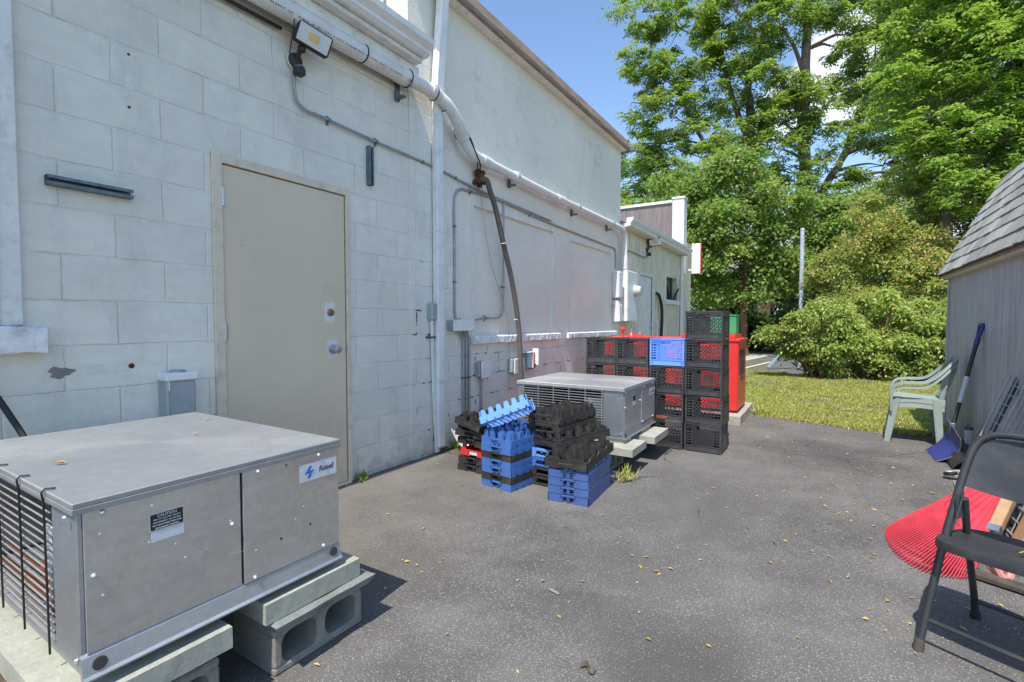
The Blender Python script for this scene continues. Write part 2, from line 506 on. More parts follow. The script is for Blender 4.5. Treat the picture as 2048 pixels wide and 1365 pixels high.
def galv(name, base, rough, brushed=0.25, metal=0.85, specks=0.35):
    t = NT(name); t.objcoord()
    v = t.n('ShaderNodeTexVoronoi'); v.inputs['Scale'].default_value = 55; t.l(t.pos, v.inputs['Vector'])
    k = t.math('MULTIPLY', t.ramp(t.sep(v.outputs['Color'])[0], 0, 1, 0.955, 1.04), t.ramp(t.noise(2.4, 6, 0.7), 0.3, 0.7, 0.90, 1.06))
    sm = t.noise(14, 8, 0.75, stretch=(1, 1, 3.0))
    k = t.math('MULTIPLY', k, t.ramp(sm, 0.3, 0.75, 0.90, 1.07))
    c = t.mix(1.0, base, t.comb(k, k, k), 'MULTIPLY')
    d1 = t.n('ShaderNodeTexVoronoi'); d1.inputs['Scale'].default_value = 46; t.l(t.pos, d1.inputs['Vector'])
    wn = t.n('ShaderNodeTexWhiteNoise'); t.l(d1.outputs['Position'], wn.inputs['Vector'])
    sp = t.math('MULTIPLY', t.math('LESS_THAN', wn.outputs['Value'], t.ramp(t.noise(2.0, 4), .4, .6, .015, .10)), t.ramp(d1.outputs['Distance'], 0.10, 0.16, 1, 0))
    sp = t.math('MULTIPLY', sp, specks)
    c = t.mix(sp, c, (1.0, 1.0, 0.98))
    mt = t.math('MULTIPLY', t.math('SUBTRACT', 1.0, sp), metal)
    rr = t.ramp(t.noise(6, 7, 0.7), 0.3, 0.7, rough - 0.05, rough + 0.06)
    t.bump(t.noise(2.3, 3), 0.03, 0.16)
    t.put(t.p.inputs['Metallic'], mt); t.p.inputs['Anisotropic'].default_value = 0.4
    m = t.fin(c, rr); t.l(mt, t.p.inputs['Metallic']); return m
M['galv'] = galv('galvanised_panel', (0.70, 0.70, 0.68), 0.30, specks=1.0)
M['galv_top'] = galv('galvanised_lid', (0.33, 0.335, 0.34), 0.50, metal=0.45, specks=0.2)
M['galv_far'] = galv('dull_galvanised', (0.52, 0.52, 0.51), 0.48, metal=0.6)
M['galv_edge'] = galv('galvanised_trim', (0.43, 0.45, 0.47), 0.42, metal=0.75, specks=0)
M['conduit'] = simple('zinc_conduit', (0.36, 0.38, 0.38), 0.45, 0.5, var=0.25, vs=20)
M['white_metal'] = simple('white_painted_metal', (0.80, 0.80, 0.77), 0.42, var=0.08, vs=5, dirt=0.25, bump=0.1)
M['white_plastic'] = simple('aged_white_pvc', (0.74, 0.73, 0.70), 0.40, var=0.12, vs=7, dirt=0.35)
M['white_wood'] = simple('white_painted_wood', (0.78, 0.77, 0.72), 0.55, var=0.12, vs=7, dirt=0.4, bump=0.25, bs=40)
M['white_sill'] = simple('chalky_white_sill', (0.80, 0.79, 0.76), 0.7, var=0.15, vs=16, dirt=0.5, bump=0.9, bs=34)
M['grey_box'] = simple('grey_steel_box', (0.36, 0.41, 0.43), 0.42, 0.3, var=0.12, vs=8, dirt=0.25)
M['black_plastic'] = simple('black_plastic', (0.052, 0.052, 0.055), 0.40, var=0.35, vs=9, spec=0.6, dirt=0.12)
M['black_dusty'] = simple('dusty_black_plastic', (0.032, 0.030, 0.027), 0.55, var=0.35, vs=16, dirt=0.28)
M['blue_tray'] = simple('blue_plastic', (0.060, 0.150, 0.42), 0.42, var=0.16, vs=9, dirt=0.12)
M['blue_pale'] = simple('lighter_blue_plastic', (0.13, 0.30, 0.68), 0.45, var=0.12, vs=9)  # lighter blue than the other tray plastics
M['blue_dark'] = simple('navy_blue_plastic', (0.060, 0.115, 0.30), 0.45, var=0.15, vs=9, dirt=0.1)
M['blue_crate'] = simple('pale_blue_plastic', (0.16, 0.33, 0.85), 0.45, var=0.08, vs=7)
M['red_plastic'] = simple('red_plastic', (0.60, 0.035, 0.04), 0.42, var=0.1, vs=8)
M['red_tank'] = simple('red_tank_paint', (0.70, 0.042, 0.036), 0.34, var=0.10, vs=3, dirt=0.12)
M['red_rake'] = simple('rake_red', (0.54, 0.04, 0.06), 0.38, var=0.22, vs=6, dirt=0.2)
M['green_paint'] = simple('green_paint', (0.055, 0.32, 0.13), 0.5, var=0.1, vs=6)
M['black_metal'] = simple('black_painted_steel', (0.030, 0.031, 0.034), 0.42, var=0.3, vs=9, dirt=0.18, spec=0.6)
M['dark_wire'] = simple('dark_wire', (0.03, 0.03, 0.03), 0.5, 0.3)
M['grey_wire'] = simple('grey_wire', (0.42, 0.42, 0.42), 0.45, 0.4)
M['dark_in'] = simple('dark_interior', (0.03, 0.03, 0.032), 0.8)
M['coil'] = simple('coil_fins', (0.09, 0.09, 0.095), 0.5, 0.5, vs=30)
M['copper'] = simple('copper_tube', (0.55, 0.24, 0.14), 0.4, 0.85, vs=20)
M['screw'] = simple('screw_zinc', (0.72, 0.73, 0.74), 0.3, 0.9)
M['rust'] = simple('rusty_bracket', (0.11, 0.045, 0.022), 0.9, var=0.5, vs=25, bump=0.8)
M['hose'] = simple('brown_grey_foam', (0.12, 0.105, 0.09), 0.8, var=0.2, vs=22, bump=0.3)
M['rubber'] = simple('black_rubber', (0.018, 0.018, 0.019), 0.6, var=0.3)
M['strut'] = simple('weathered_strut', (0.16, 0.20, 0.22), 0.5, 0.6, var=0.3, vs=25, dirt=0.4)
M['green_chair'] = simple('pale_green_resin', (0.29, 0.34, 0.305), 0.45, var=0.1, vs=6, dirt=0.22)
M['navy'] = simple('navy_plastic', (0.035, 0.045, 0.20), 0.45, var=0.15)
M['shovel_pole'] = simple('dark_brown_pole', (0.035, 0.026, 0.026), 0.45, var=0.2, vs=15)
M['brown_tray'] = simple('dark_brown_tray', (0.028, 0.024, 0.024), 0.5, var=0.2)
M['sticker'] = simple('white_sticker', (0.60, 0.62, 0.66), 0.45, var=0.05)
M['sticker_b'] = simple('black_sticker', (0.015, 0.015, 0.016), 0.4, var=0.05)
M['ink_b'] = simple('black_ink', (0.02, 0.02, 0.022), 0.6, var=0)
M['ink_w'] = simple('white_ink', (0.62, 0.62, 0.62), 0.6, var=0)
M['ink_blue'] = simple('blue_ink', (0.05, 0.12, 0.42), 0.5, var=0)
M['ink_lblue'] = simple('light_blue_ink', (0.22, 0.36, 0.72), 0.5, var=0)
M['orange'] = simple('orange_print', (0.55, 0.10, 0.03), 0.5)
M['lens'] = simple('flood_lens', (0.62, 0.62, 0.60), 0.25, var=0.03)
M['led'] = simple('led_yellow', (0.75, 0.48, 0.18), 0.4, var=0.1, vs=40)
M['bronze'] = simple('brown_fixture', (0.035, 0.025, 0.022), 0.5, var=0.2)
M['brass'] = simple('old_brass', (0.28, 0.22, 0.13), 0.4, 0.8, var=0.3, vs=30)
M['steel'] = simple('satin_steel', (0.55, 0.56, 0.58), 0.28, 0.95, var=0.1)
M['wood'] = simple('raw_timber', (0.40, 0.25, 0.13), 0.65, var=0.2, vs=12, dirt=0.2)
M['brown_board'] = simple('brown_board', (0.20, 0.10, 0.05), 0.75, var=0.25, vs=10, dirt=0.3)
M['dark_board'] = simple('weathered_dark_board', (0.07, 0.055, 0.045), 0.85, var=0.4, vs=12, dirt=0.3)
M['pink'] = simple('faded_pink_plastic', (0.48, 0.20, 0.17), 0.5)
M['pole'] = simple('peeling_white_pole', (0.44, 0.46, 0.50), 0.6, var=0.3, vs=12, dirt=0.5)
M['blue_brace'] = simple('peeling_blue_paint', (0.26, 0.36, 0.46), 0.7, var=0.4, vs=14, dirt=0.6)
M['glass'] = simple('dark_glass', (0.02, 0.025, 0.03), 0.08, var=0.1)
M['meter'] = simple('meter_dome', (0.55, 0.58, 0.50), 0.15, var=0.05)
M['sign_white'] = simple('sign_white', (0.78, 0.78, 0.80), 0.4, var=0.04)
M['siding'] = simple('white_siding', (0.62, 0.64, 0.68), 0.6, var=0.06)
M['far_roof'] = simple('far_roof', (0.22, 0.20, 0.19), 0.9, var=0.2, vs=2)
M['roof_grey'] = simple('grey_membrane', (0.17, 0.165, 0.175), 0.7, var=0.25, vs=5)  # own grey of the flat roofs and the duct wrap
M['petal'] = simple('red_blossom', (0.6, 0.1, 0.07), 0.6)

def door_paint():
    t = NT('door_paint')
    x, y, z = t.sep()
    k = t.math('MULTIPLY', t.ramp(t.noise(1.6, 5), 0.3, 0.7, 0.94, 1.05), t.ramp(t.noise(9, 7, 0.7, stretch=(1, 3, 0.35)), 0.3, 0.7, 0.985, 1.012))
    c = t.mix(1.0, (0.72, 0.60, 0.43), t.comb(k, k, k), 'MULTIPLY')
    # bare repaint halo round the two locks
    for cy, cz in ((2.20, 1.205), (2.22, 0.955)):
        d = t.math('MAXIMUM', t.math('ABSOLUTE', t.math('SUBTRACT', y, cy)), t.math('MULTIPLY', t.math('ABSOLUTE', t.math('SUBTRACT', z, cz)), 0.62))
        d = t.math('ADD', d, t.ramp(t.noise(25, 4), 0, 1, -0.008, 0.008))
        c = t.mix(t.ramp(d, 0.034, 0.046, 0.8, 0), c, (0.80, 0.79, 0.75))
    sp = t.ramp(t.noise(42, 2, 0.4), 0.76, 0.78, 0, 0.7)
    c = t.mix(sp, c, (0.2, 0.19, 0.17))
    low = t.math('MULTIPLY', t.ramp(z, 0.05, 0.8, 0.55, 0), t.ramp(t.noise(8, 6, 0.7), 0.4, 0.7, 0, 1))
    c = t.mix(low, c, (0.33, 0.29, 0.23))
    t.bump(t.noise(50, 4), 0.003, 0.25)
    return t.fin(c, 0.42)
M['door'] = door_paint()
M['frame_paint'] = simple('frame_beige', (0.72, 0.62, 0.47), 0.5, var=0.08, vs=4, dirt=0.35, bump=0.15)

def tarp_brown():
    t = NT('brown_shingle')
    x, y, z = t.sep()
    k = t.ramp(t.noise(4, 7, 0.7, stretch=(3, 1, 0.5)), 0.3, 0.7, 0.7, 1.25)
    c = t.mix(1.0, (0.23, 0.19, 0.175), t.comb(k, k, k), 'MULTIPLY')
    w = t.math('FRACT', t.math('DIVIDE', z, 0.09))
    t.bump(w, 0.01, 0.4)
    return t.fin(c, 0.9)
M['brown_shingle'] = tarp_brown()

def fascia():
    t = NT('weathered_fascia')
    k = t.ramp(t.noise(7, 8, 0.8, stretch=(1, 0.35, 3)), 0.3, 0.7, 0.45, 1.7)
    c = t.mix(1.0, (0.27, 0.195, 0.145), t.comb(k, k, k), 'MULTIPLY')
    t.bump(t.noise(40, 6, 0.7, stretch=(1, 0.2, 2)), 0.005, 0.6)
    return t.fin(c, 0.85)
M['fascia'] = fascia()

def shed_wall():
    t = NT('shed_boards')
    x, y, z = t.sep()
    k = t.math('MULTIPLY', t.ramp(t.noise(6, 8, 0.75, stretch=(1, 3.2, 0.22)), 0.28, 0.72, 0.58, 1.30), t.ramp(t.noise(1.2, 4), 0.3, 0.7, 0.88, 1.1))
    k = t.math('MULTIPLY', k, t.ramp(t.noise(60, 4, 0.7, stretch=(1, 4, 0.2)), 0.3, 0.7, 0.92, 1.07))
    c = t.mix(1.0, (0.50, 0.50, 0.495), t.comb(k, k, k), 'MULTIPLY')
    c = t.mix(t.math('MULTIPLY', t.ramp(t.noise(3.2, 8, 0.7, stretch=(1, 3, 0.25)), 0.53, 0.7, 0, 0.6), t.ramp(z, 0.6, 1.5, 0.2, 1)), c, (0.24, 0.245, 0.26))
    w = t.math('FRACT', t.math('DIVIDE', y, 0.2))
    g = t.ramp(t.math('ABSOLUTE', t.math('SUBTRACT', w, 0.5)), 0.475, 0.49, 0, 1)
    c = t.mix(t.math('MULTIPLY', g, 0.12), c, (0.22, 0.23, 0.24))
    low = t.math('MULTIPLY', t.ramp(z, 0.02, 0.45, 0.7, 0), t.ramp(t.noise(12, 6, 0.7), 0.4, 0.65, 0, 1))
    c = t.mix(low, c, (0.30, 0.25, 0.19))
    b = t.bump(g, 0.005, -0.4)
    t.bump(t.noise(50, 5, 0.7, stretch=(1, 4, 0.2)), 0.003, 0.5, b)
    return t.fin(c, 0.72)
M['shed'] = shed_wall()

def shingle(name, base):
    t = NT(name); 
    rnd = t.g.outputs['Random Per Island']
    k = t.math('MULTIPLY', t.ramp(rnd, 0, 1, 0.74, 1.2), t.ramp(t.noise(160, 3, 0.7), 0.3, 0.7, 0.8, 1.2))
    k = t.math('MULTIPLY', k, t.ramp(t.noise(2.5, 5), 0.3, 0.7, 0.88, 1.12))
    c = t.mix(1.0, base, t.comb(k, k, k), 'MULTIPLY')
    t.bump(t.noise(140, 3), 0.004, 0.5)
    return t.fin(c, 0.95)
M['shingle'] = shingle('asphalt_shingle', (0.37, 0.365, 0.325))

def leafmat(name, c1, c2, c3=None, trans=0.45, f3=0.12, rough=0.42):
    t = NT(name)
    rnd = t.g.outputs['Random Per Island']
    c = t.mix(t.ramp(rnd, 0, 1), c1, c2)
    c = t.mix(t.ramp(t.noise(0.9, 4), 0.35, 0.65, 0, 0.55), c, tuple(0.72 * q for q in c2))
    if c3:
        w = t.n('ShaderNodeTexWhiteNoise'); w.noise_dimensions = '1D'; t.l(rnd, w.inputs['W'])
        pm = t.math('MULTIPLY', t.math('LESS_THAN', w.outputs['Value'], f3 * 2), t.ramp(t.noise(0.8, 3), 0.4, 0.6, 0.25, 1))
        c = t.mix(pm, c, c3)
    t.fin(c, rough, spec=0.35)
    tr = t.n('ShaderNodeBsdfTranslucent')
    t.l(t.mix(1.0, c, (1.25, 1.38, 0.8), 'MULTIPLY'), tr.inputs[0])
    ms = t.n('ShaderNodeMixShader'); ms.inputs[0].default_value = trans
    t.l(t.p.outputs[0], ms.inputs[1]); t.l(tr.outputs[0], ms.inputs[2]); t.l(ms.outputs[0], t.out.inputs[0])
    return t.m
M['leaf_locust'] = leafmat('locust_leaf', (0.34, 0.43, 0.11), (0.20, 0.31, 0.08), (0.44, 0.43, 0.13), f3=0.10, trans=0.5)
M['leaf_maple'] = leafmat('maple_leaf', (0.32, 0.43, 0.11), (0.17, 0.29, 0.08), (0.48, 0.43, 0.11), f3=0.12, trans=0.5)
M['leaf_deep'] = leafmat('deep_leaf', (0.14, 0.24, 0.06), (0.09, 0.17, 0.05), trans=0.5)
M['leaf_right'] = leafmat('bright_leaf', (0.36, 0.48, 0.10), (0.22, 0.35, 0.08), (0.48, 0.52, 0.15), trans=0.5)
M['leaf_shrub'] = leafmat('olive_leaf', (0.50, 0.53, 0.15), (0.28, 0.36, 0.09), (0.55, 0.31, 0.15), f3=0.12)
M['leaf_low'] = leafmat('shrub_leaf', (0.50, 0.57, 0.17), (0.28, 0.37, 0.085), (0.52, 0.42, 0.16), f3=0.07)
M['grass'] = leafmat('grass_blade', (0.36, 0.44, 0.08), (0.56, 0.54, 0.17), (0.56, 0.46, 0.22), f3=0.12, trans=0.35)
M['brown_leaf'] = leafmat('dry_brown_leaf', (0.36, 0.22, 0.11), (0.22, 0.13, 0.07), (0.55, 0.42, 0.28), trans=0.1, f3=0.15)
M['yellow_leaf'] = leafmat('fallen_yellow', (0.62, 0.42, 0.12), (0.50, 0.32, 0.10), (0.65, 0.55, 0.25), trans=0.15, f3=0.1)

def bark(name, base):
    t = NT(name)
    k = t.ramp(t.noise(9, 8, 0.75, stretch=(3, 3, 0.4)), 0.3, 0.7, 0.6, 1.3)
    c = t.mix(1.0, base, t.comb(k, k, k), 'MULTIPLY')
    t.bump(t.noise(14, 8, 0.7, stretch=(3, 3, 0.4)), 0.05, 0.8)
    return t.fin(c, 0.95)
M['bark'] = bark('grey_brown_bark', (0.17, 0.13, 0.09))
M['bark_o'] = bark('orange_brown_bark', (0.21, 0.12, 0.07))

# ------------------------------------------------------------------ ground
def sheet(name, pts, z, mat, kind='structure'):
    mb = MB(); mb.poly([(p[0], p[1], z) for p in pts])
    o = mb.build(name, mat, recalc=False)
    return tag(o, kind=kind)
sheet('ground', [(-300, -300), (300, -300), (300, 300), (-300, 300)], -0.030, M['terrain'])
YARD = [(-0.3, -8), (7.5, -8), (7.5, 2.6), (3.98, 2.6), (3.98, 6.40), (3.6, 6.33), (3.33, 6.31), (2.9, 6.46), (2.45, 6.59), (2.15, 6.68), (2.1, 12.4), (-0.3, 12.4)]
sheet('asphalt_yard', YARD, 0.0, M['asphalt'])
LAWN = [(2.05, 5.6), (9, 5.6), (9, 13.5), (3.4, 11.5), (2.836, 12.0), (2.064, 12.72), (1.2, 13.0), (1.2, 5.6)]
sheet('lawn_soil', [(1.2, 6.2), (14, 6.2), (14, 14.2), (5.5, 13.2), (4.2, 12.6), (2.836, 12.0), (2.064, 12.72), (1.2, 13.0)], -0.012, M['soil'])
sheet('parking_lot', [(-30, 12.7), (1.2, 12.95), (2.064, 12.66), (2.836, 11.95), (4.2, 12.55), (5.5, 13.15), (14, 14.1), (14, 18.2), (1.5, 20.2), (-30, 20.4)], -0.018, M['lot'])
sheet('sidewalk', [(-30, 16.2), (0.9, 15.6), (1.5, 20.0), (-30, 20.2)], -0.010, M['walk'])
mb = MB()
for (a, b) in (((1.15, 12.95), (1.62, 16.0)), ((0.75, 15.4), (1.25, 18.6)), ((3.4, 12.6), (4.3, 16.5))):
    mb.bar((a[0], a[1], -0.012), (b[0], b[1], -0.012), 0.006, 0.10, up=(0, 0, 1)) if False else mb.poly([(a[0] - .05, a[1], -0.006), (a[0] + .05, a[1], -0.006), (b[0] + .05, b[1], -0.006), (b[0] - .05, b[1], -0.006)])
tag(mb.build('parking_line', M['line'], recalc=False), kind='structure')
# dirt strip along the foot of the shed and the lawn edge
sheet('dirt_strip', [(3.70, 4.9), (4.05, 4.7), (4.05, 6.5), (3.98, 6.44), (3.80, 6.36), (3.76, 5.6)], 0.004, M['dirt'])
sheet('dirt_patch', [(0.0, 3.30), (0.20, 3.34), (0.26, 3.55), (0.12, 3.75), (0.0, 3.95)], 0.004, M['dirt'])
sheet('bare_ground', [(-0.2, -0.6), (1.30, -0.6), (1.28, 0.40), (1.1, 0.62), (0.5, 0.66), (-0.2, 0.62)], 0.004, M['dirt'])

# generic fast leaf-quad mesh
def leaf_object(name, C, D, N, L, W, mat, parent=None, fold=0.12):
    """C centres, D directions, N approx normals (n,3); L,W arrays"""
    n = len(C)
    D = D / (np.linalg.norm(D, axis=1, keepdims=True) + 1e-9)
    S = np.cross(D, N); S /= (np.linalg.norm(S, axis=1, keepdims=True) + 1e-9)
    Nn = np.cross(S, D)
    L = L[:, None]; W = W[:, None]
    v = np.empty((n, 4, 3), np.float32)
    v[:, 0] = C - D * L * .5
    v[:, 1] = C + S * W * .5 + D * L * 0.04 + Nn * W * fold
    v[:, 2] = C + D * L * .5 - Nn * L * 0.06
    v[:, 3] = C - S * W * .5 + D * L * 0.04 + Nn * W * fold
    me = bpy.data.meshes.new(name)
    me.vertices.add(4 * n); me.loops.add(4 * n); me.polygons.add(n)
    me.vertices.foreach_set('co', v.reshape(-1))
    me.loops.foreach_set('vertex_index', np.arange(4 * n, dtype=np.int32))
    me.polygons.foreach_set('loop_start', np.arange(0, 4 * n, 4, dtype=np.int32))
    me.polygons.foreach_set('loop_total', np.full(n, 4, dtype=np.int32))
    me.update(); me.validate()
    me.materials.append(mat)
    o = bpy.data.objects.new(name, me); col.objects.link(o)
    if parent is not None: o.parent = parent
    return o

def unit(n):
    v = rng.normal(size=(n, 3)); return v / np.linalg.norm(v, axis=1, keepdims=True)

# grass blades
def pip(x, y, poly):
    ins = np.zeros(len(x), bool); j = len(poly) - 1
    for i in range(len(poly)):
        xi, yi = poly[i]; xj, yj = poly[j]
        c = ((yi > y) != (yj > y)) & (x < (xj - xi) * (y - yi) / (yj - yi + 1e-12) + xi)
        ins ^= c; j = i
    return ins
GR = [(2.13, 6.72), (2.45, 6.62), (2.9, 6.49), (3.33, 6.34), (3.6, 6.36), (4.0, 6.44), (6.5, 6.9), (6.5, 12.8), (4.2, 12.5), (2.836, 11.95), (2.064, 12.66), (1.2, 12.9), (1.2, 7.6), (2.05, 7.3)]
n = 190000
gx = rng.uniform(1.2, 6.5, n); gy = 6.3 + (rng.uniform(0, 1, n) ** 1.5) * 6.6
k = pip(gx + .05 * np.sin(gx * 31 + gy * 17) + rng.normal(size=n) * .018, gy + .05 * np.sin(gx * 23) + .03 * np.sin(gx * 57 + 1) + rng.normal(size=n) * .022, GR); gx = gx[k]; gy = gy[k]
pat = (np.sin(gx * 3.1 + gy * 1.7) + np.sin(gx * 7.3 - gy * 4.1) + np.sin(gy * 9.7 + gx * 2.2)) / 3
keep = rng.uniform(size=len(gx)) < np.clip(0.70 + 0.75 * pat, 0.08, 1)
gx = gx[keep]; gy = gy[keep]; pat = pat[keep]
h = (0.030 + 0.030 * rng.uniform(size=len(gx))) * (1 + 0.35 * pat)
D = unit(len(gx)) * np.array([0.75, 0.75, 0.2]) + np.array([0, 0, 0.8])
C = np.stack([gx, gy, h * 0.42 - 0.012], 1)
N = unit(len(gx)); N[:, 2] *= 0.2
g = leaf_object('lawn_grass', C, D, N, h, np.full(len(gx), 0.009) * (1 + .5 * rng.uniform(size=len(gx))), M['grass'])
tag(g, 'patchy sunlit green and yellow lawn between asphalt yard and parking lot', 'grass', kind='stuff')

# ------------------------------------------------------------------ buildings
# low building (left)
lowb = thing('low_building', 'white painted concrete block building with beige door on the left of the yard', 'building', (0, 0, 0))
DY0, DY1, DZ = 1.445, 2.370, 2.070      # frame outer
mb = MB()
mb.box(-0.25, 0.0, -3.0, DY0, -0.02, 3.05); mb.box(-0.25, 0.0, DY0, DY1, DZ, 3.05); mb.box(-0.25, 0.0, DY1, 2.975, -0.02, 3.05)
mb.build('block_wall', M['block'], lowb)
mb = MB(); mb.box(-6, -0.25, -3.0, 2.96, 3.0, 3.18); mb.build('flat_roof', M['roof_grey'], lowb)
# soffit board and ogee gutter
mb = MB(); mb.box(0.002, 0.13, -3, 2.965, 3.05, 3.125, .004); mb.box(0.002, 0.20, -3, 2.93, 3.127, 3.16, .004)
mb.build('fascia_board', M['white_wood'], lowb)
mb = MB()
mb.prism([(0.13, 3.163), (0.235, 3.163), (0.262, 3.185), (0.262, 3.205), (0.302, 3.24), (0.306, 3.278), (0.292, 3.278), (0.288, 3.245), (0.25, 3.212), (0.25, 3.19), (0.232, 3.172), (0.14, 3.172), (0.14, 3.27), (0.13, 3.27)], -3.0, 2.945, 'y')
mb.prism([(0.13, 3.163), (0.235, 3.163), (0.262, 3.185), (0.262, 3.205), (0.302, 3.24), (0.306, 3.278), (0.14, 3.27)], 2.945, 2.949, 'y')
mb.build('gutter', M['white_metal'], lowb)
# door
fr = MB()
fr.box(0.001, 0.016, DY0, 1.500, 0.0, DZ, .003); fr.box(0.001, 0.016, 2.338, DY1, 0.0, DZ, .003); fr.box(0.001, 0.016, 1.500, 2.338, 2.020, DZ, .003)
fr.box(-0.12, 0.0, DY0, 1.494, 0.0, 2.03); fr.box(-0.12, 0.0, 2.344, DY1, 0.0, 2.03); fr.box(-0.12, 0.0, 1.494, 2.344, 2.026, DZ)
fr.build('door_frame', M['frame_paint'], lowb)
dr = MB(); dr.box(-0.045, 0.002, 1.504, 2.334, 0.012, 2.015, .003)
door = dr.build('door', M['door'], lowb)
mb = MB(); mb.lathe([(0.034, 0), (0.034, 0.006), (0.018, 0.009), (0.013, 0.03), (0.024, 0.04), (0.029, 0.052), (0.026, 0.064), (0.012, 0.069)], (0.002, 2.222, 0.955), (1, 0, 0), 24)
mb.build('door_knob', M['steel'], door, True)
mb = MB(); mb.lathe([(0.025, 0), (0.025, 0.008), (0.020, 0.014), (0.010, 0.015), (0.009, 0.012)], (0.002, 2.208, 1.205), (1, 0, 0), 24)
mb.build('deadbolt', M['brass'], door, True)
for yy in (2.168, 2.214):
    for zz in (1.345, 1.385):
        mb = MB(); mb.lathe([(0.009, 0), (0.009, .002), (.004, .005)], (0.002, yy, zz), (1, 0, 0), 12); mb.build('screw_cover', M['frame_paint'], door, True)
for zz in (1.835, 1.083, 0.33):
    mb = MB(); mb.tube([(0.010, 1.503, zz - 0.05), (0.010, 1.503, zz + 0.05)], 0.007, 10); mb.box(0.0025, 0.0065, 1.503, 1.517, zz - .05, zz + .05)
    for q in range(1, 5): mb.lathe([(0.0078, 0), (0.0078, 0.0015)], (0.010, 1.503, zz - .05 + .02 * q), (0, 0, 1), 10)
    mb.build('hinge', M['steel'], door, True)
mb = MB(); mb.box(-0.12, 0.03, 1.49, 2.35, -0.02, 0.010, .003); mb.build('threshold', M['frame_paint'], lowb)
# boarded window at far left
mb = MB(); mb.box(0.001, 0.026, -1.2, 0.672, 1.125, 2.75, .004); mb.box(0.027, 0.038, -1.2, 0.60, 1.125, 2.75, .003)
mb.build('window_board', M['white_wood'], lowb)
def chipped_sill(y0, y1, z0, z1, x1, seed, mat, parent, name='window_sill'):
    rr = random.Random(seed)
    mb = MB()
    n = max(6, int((y1 - y0) / 0.035)); J = 4
    ys = [y0 + (y1 - y0) * i / n for i in range(n + 1)]
    prof = [(0.0, z0), (x1 * .97, z0), (x1, z0 + .006), (x1, z1 - .010), (x1 - .010, z1), (0.0, z1 + .004)]
    vs = []
    for i, y in enumerate(ys):
        for j, (a, b) in enumerate(prof):
            jt = 0 if j in (0, 5) else 1
            vs.append((a + jt * rr.uniform(-.004, .003) + 0.001, y, b + (rr.uniform(-.003, .003) if j else 0)))
    m = len(prof)
    fs = [(i * m + j, i * m + (j + 1) % m, (i + 1) * m + (j + 1) % m, (i + 1) * m + j) for i in range(n) for j in range(m)]
    fs += [tuple(range(m)), tuple(n * m + j for j in range(m))]
    mb._add(vs, fs)
    return mb.build(name, mat, parent)
chipped_sill(-1.2, 0.735, 1.012, 1.122, 0.062, 3, M['white_sill'], lowb)
# chipped patch + anchor holes in the wall
mb = MB()
pts = []
for i in range(22):
    a = 2 * math.pi * i / 22; r = 1 + 0.22 * math.sin(3 * a + 1) + 0.14 * math.sin(7 * a)
    pts.append((0.79 + 0.042 * r * math.cos(a), 0.918 + 0.024 * r * math.sin(a)))
mb.prism(pts, 0.0006, 0.0022, 'x'); mb.build('bare_concrete_patch', M['cinder'], lowb)
for yy, zz, r in ((1.055, 0.927, .013), (1.08, 2.42, .007), (1.076, 2.17, .007), (1.93, 2.99, 0.006)):
    mb = MB(); mb.lathe([(r, 0.0005), (r * .9, 0.0025), (r * .5, 0.003)], (0, yy, zz), (1, 0, 0), 12); mb.build('anchor_hole', M['rust'], lowb)
# worn strip of paint where a bracket was
t_ = NT('faint_paint_strip'); M['strip'] = t_.fin(t_.mix(t_.ramp(t_.noise(20, 5, .7), .4, .6), (0.68, 0.66, 0.57), (0.78, 0.74, 0.65)), 0.65)
mb = MB(); mb.box(0.0004, 0.0014, 1.058, 1.098, 2.18, 2.43); mb.box(0.0004, 0.0014, 0.83, 1.04, 0.905, 0.945); mb.build('paint_strip', M['strip'], lowb)

# tall building
tall = thing('tall_building', 'taller white painted masonry building with dark roof edge and two filled-in windows', 'building', (0, 3.0, 0))
tall.location = (0, 0, 0)
W1 = (3.84, 5.50, 1.005, 2.250); W2 = (5.98, 7.50, 1.005, 2.215)
ZT = 3.93
mb = MB()
Y0, Y1 = 2.975, 7.90
mb.box(-0.25, 0.004, Y0, W1[0], -0.02, ZT)
mb.box(-0.25, 0.004, W1[1], W2[0], -0.02, ZT); mb.box(-0.25, 0.004, W2[1], Y1, -0.02, ZT)
for w in (W1, W2):
    mb.box(-0.25, 0.004, w[0], w[1], -0.02, w[2]); mb.box(-0.25, 0.004, w[0], w[1], w[3], ZT)
mb.box(-6, -0.25, Y0, Y0 + 0.2, 2.9, ZT); mb.box(-6, -0.25, Y1 - 0.2, Y1, -0.02, ZT)
# split: lower course work in block finish, upper in smoother masonry
mb_up = mb
wall_up = mb_up.build('masonry_wall', M['render'], tall)
# block-faced pilaster skin low on the wall and around the downspout
mb = MB(); mb.box(0.0045, 0.012, 2.975, 3.56, -0.02, 2.95); mb.box(0.0045, 0.012, 3.56, 7.90, -0.02, 0.925)
mb.build('block_facing', M['block_r'], tall)
for w in (W1, W2):
    mb = MB(); mb.box(-0.06, -0.020, w[0], w[1], w[2], w[3]); mb.build('window_infill', M['render'], tall)
    mb = MB()
    e = 0.012
    mb.box(0.0045, 0.010, w[0] - .03, w[0], w[2], w[3] + .03, .002); mb.box(0.0045, 0.010, w[1], w[1] + .03, w[2], w[3] + .03, .002); mb.box(0.0045, 0.010, w[0], w[1], w[3], w[3] + .03, .002)
    mb.build('window_surround', M['white_wood'], tall)
chipped_sill(3.78, 5.61, 0.93, 1.004, 0.062, 5, M['white_sill'], tall)
chipped_sill(5.84, 7.66, 0.93, 1.000, 0.062, 6, M['white_sill'], tall)
mb = MB(); mb.box(-6, 0.10, 2.965, 7.98, 3.955, 4.055, .004); mb.build('roof_edge', M['fascia'], tall)
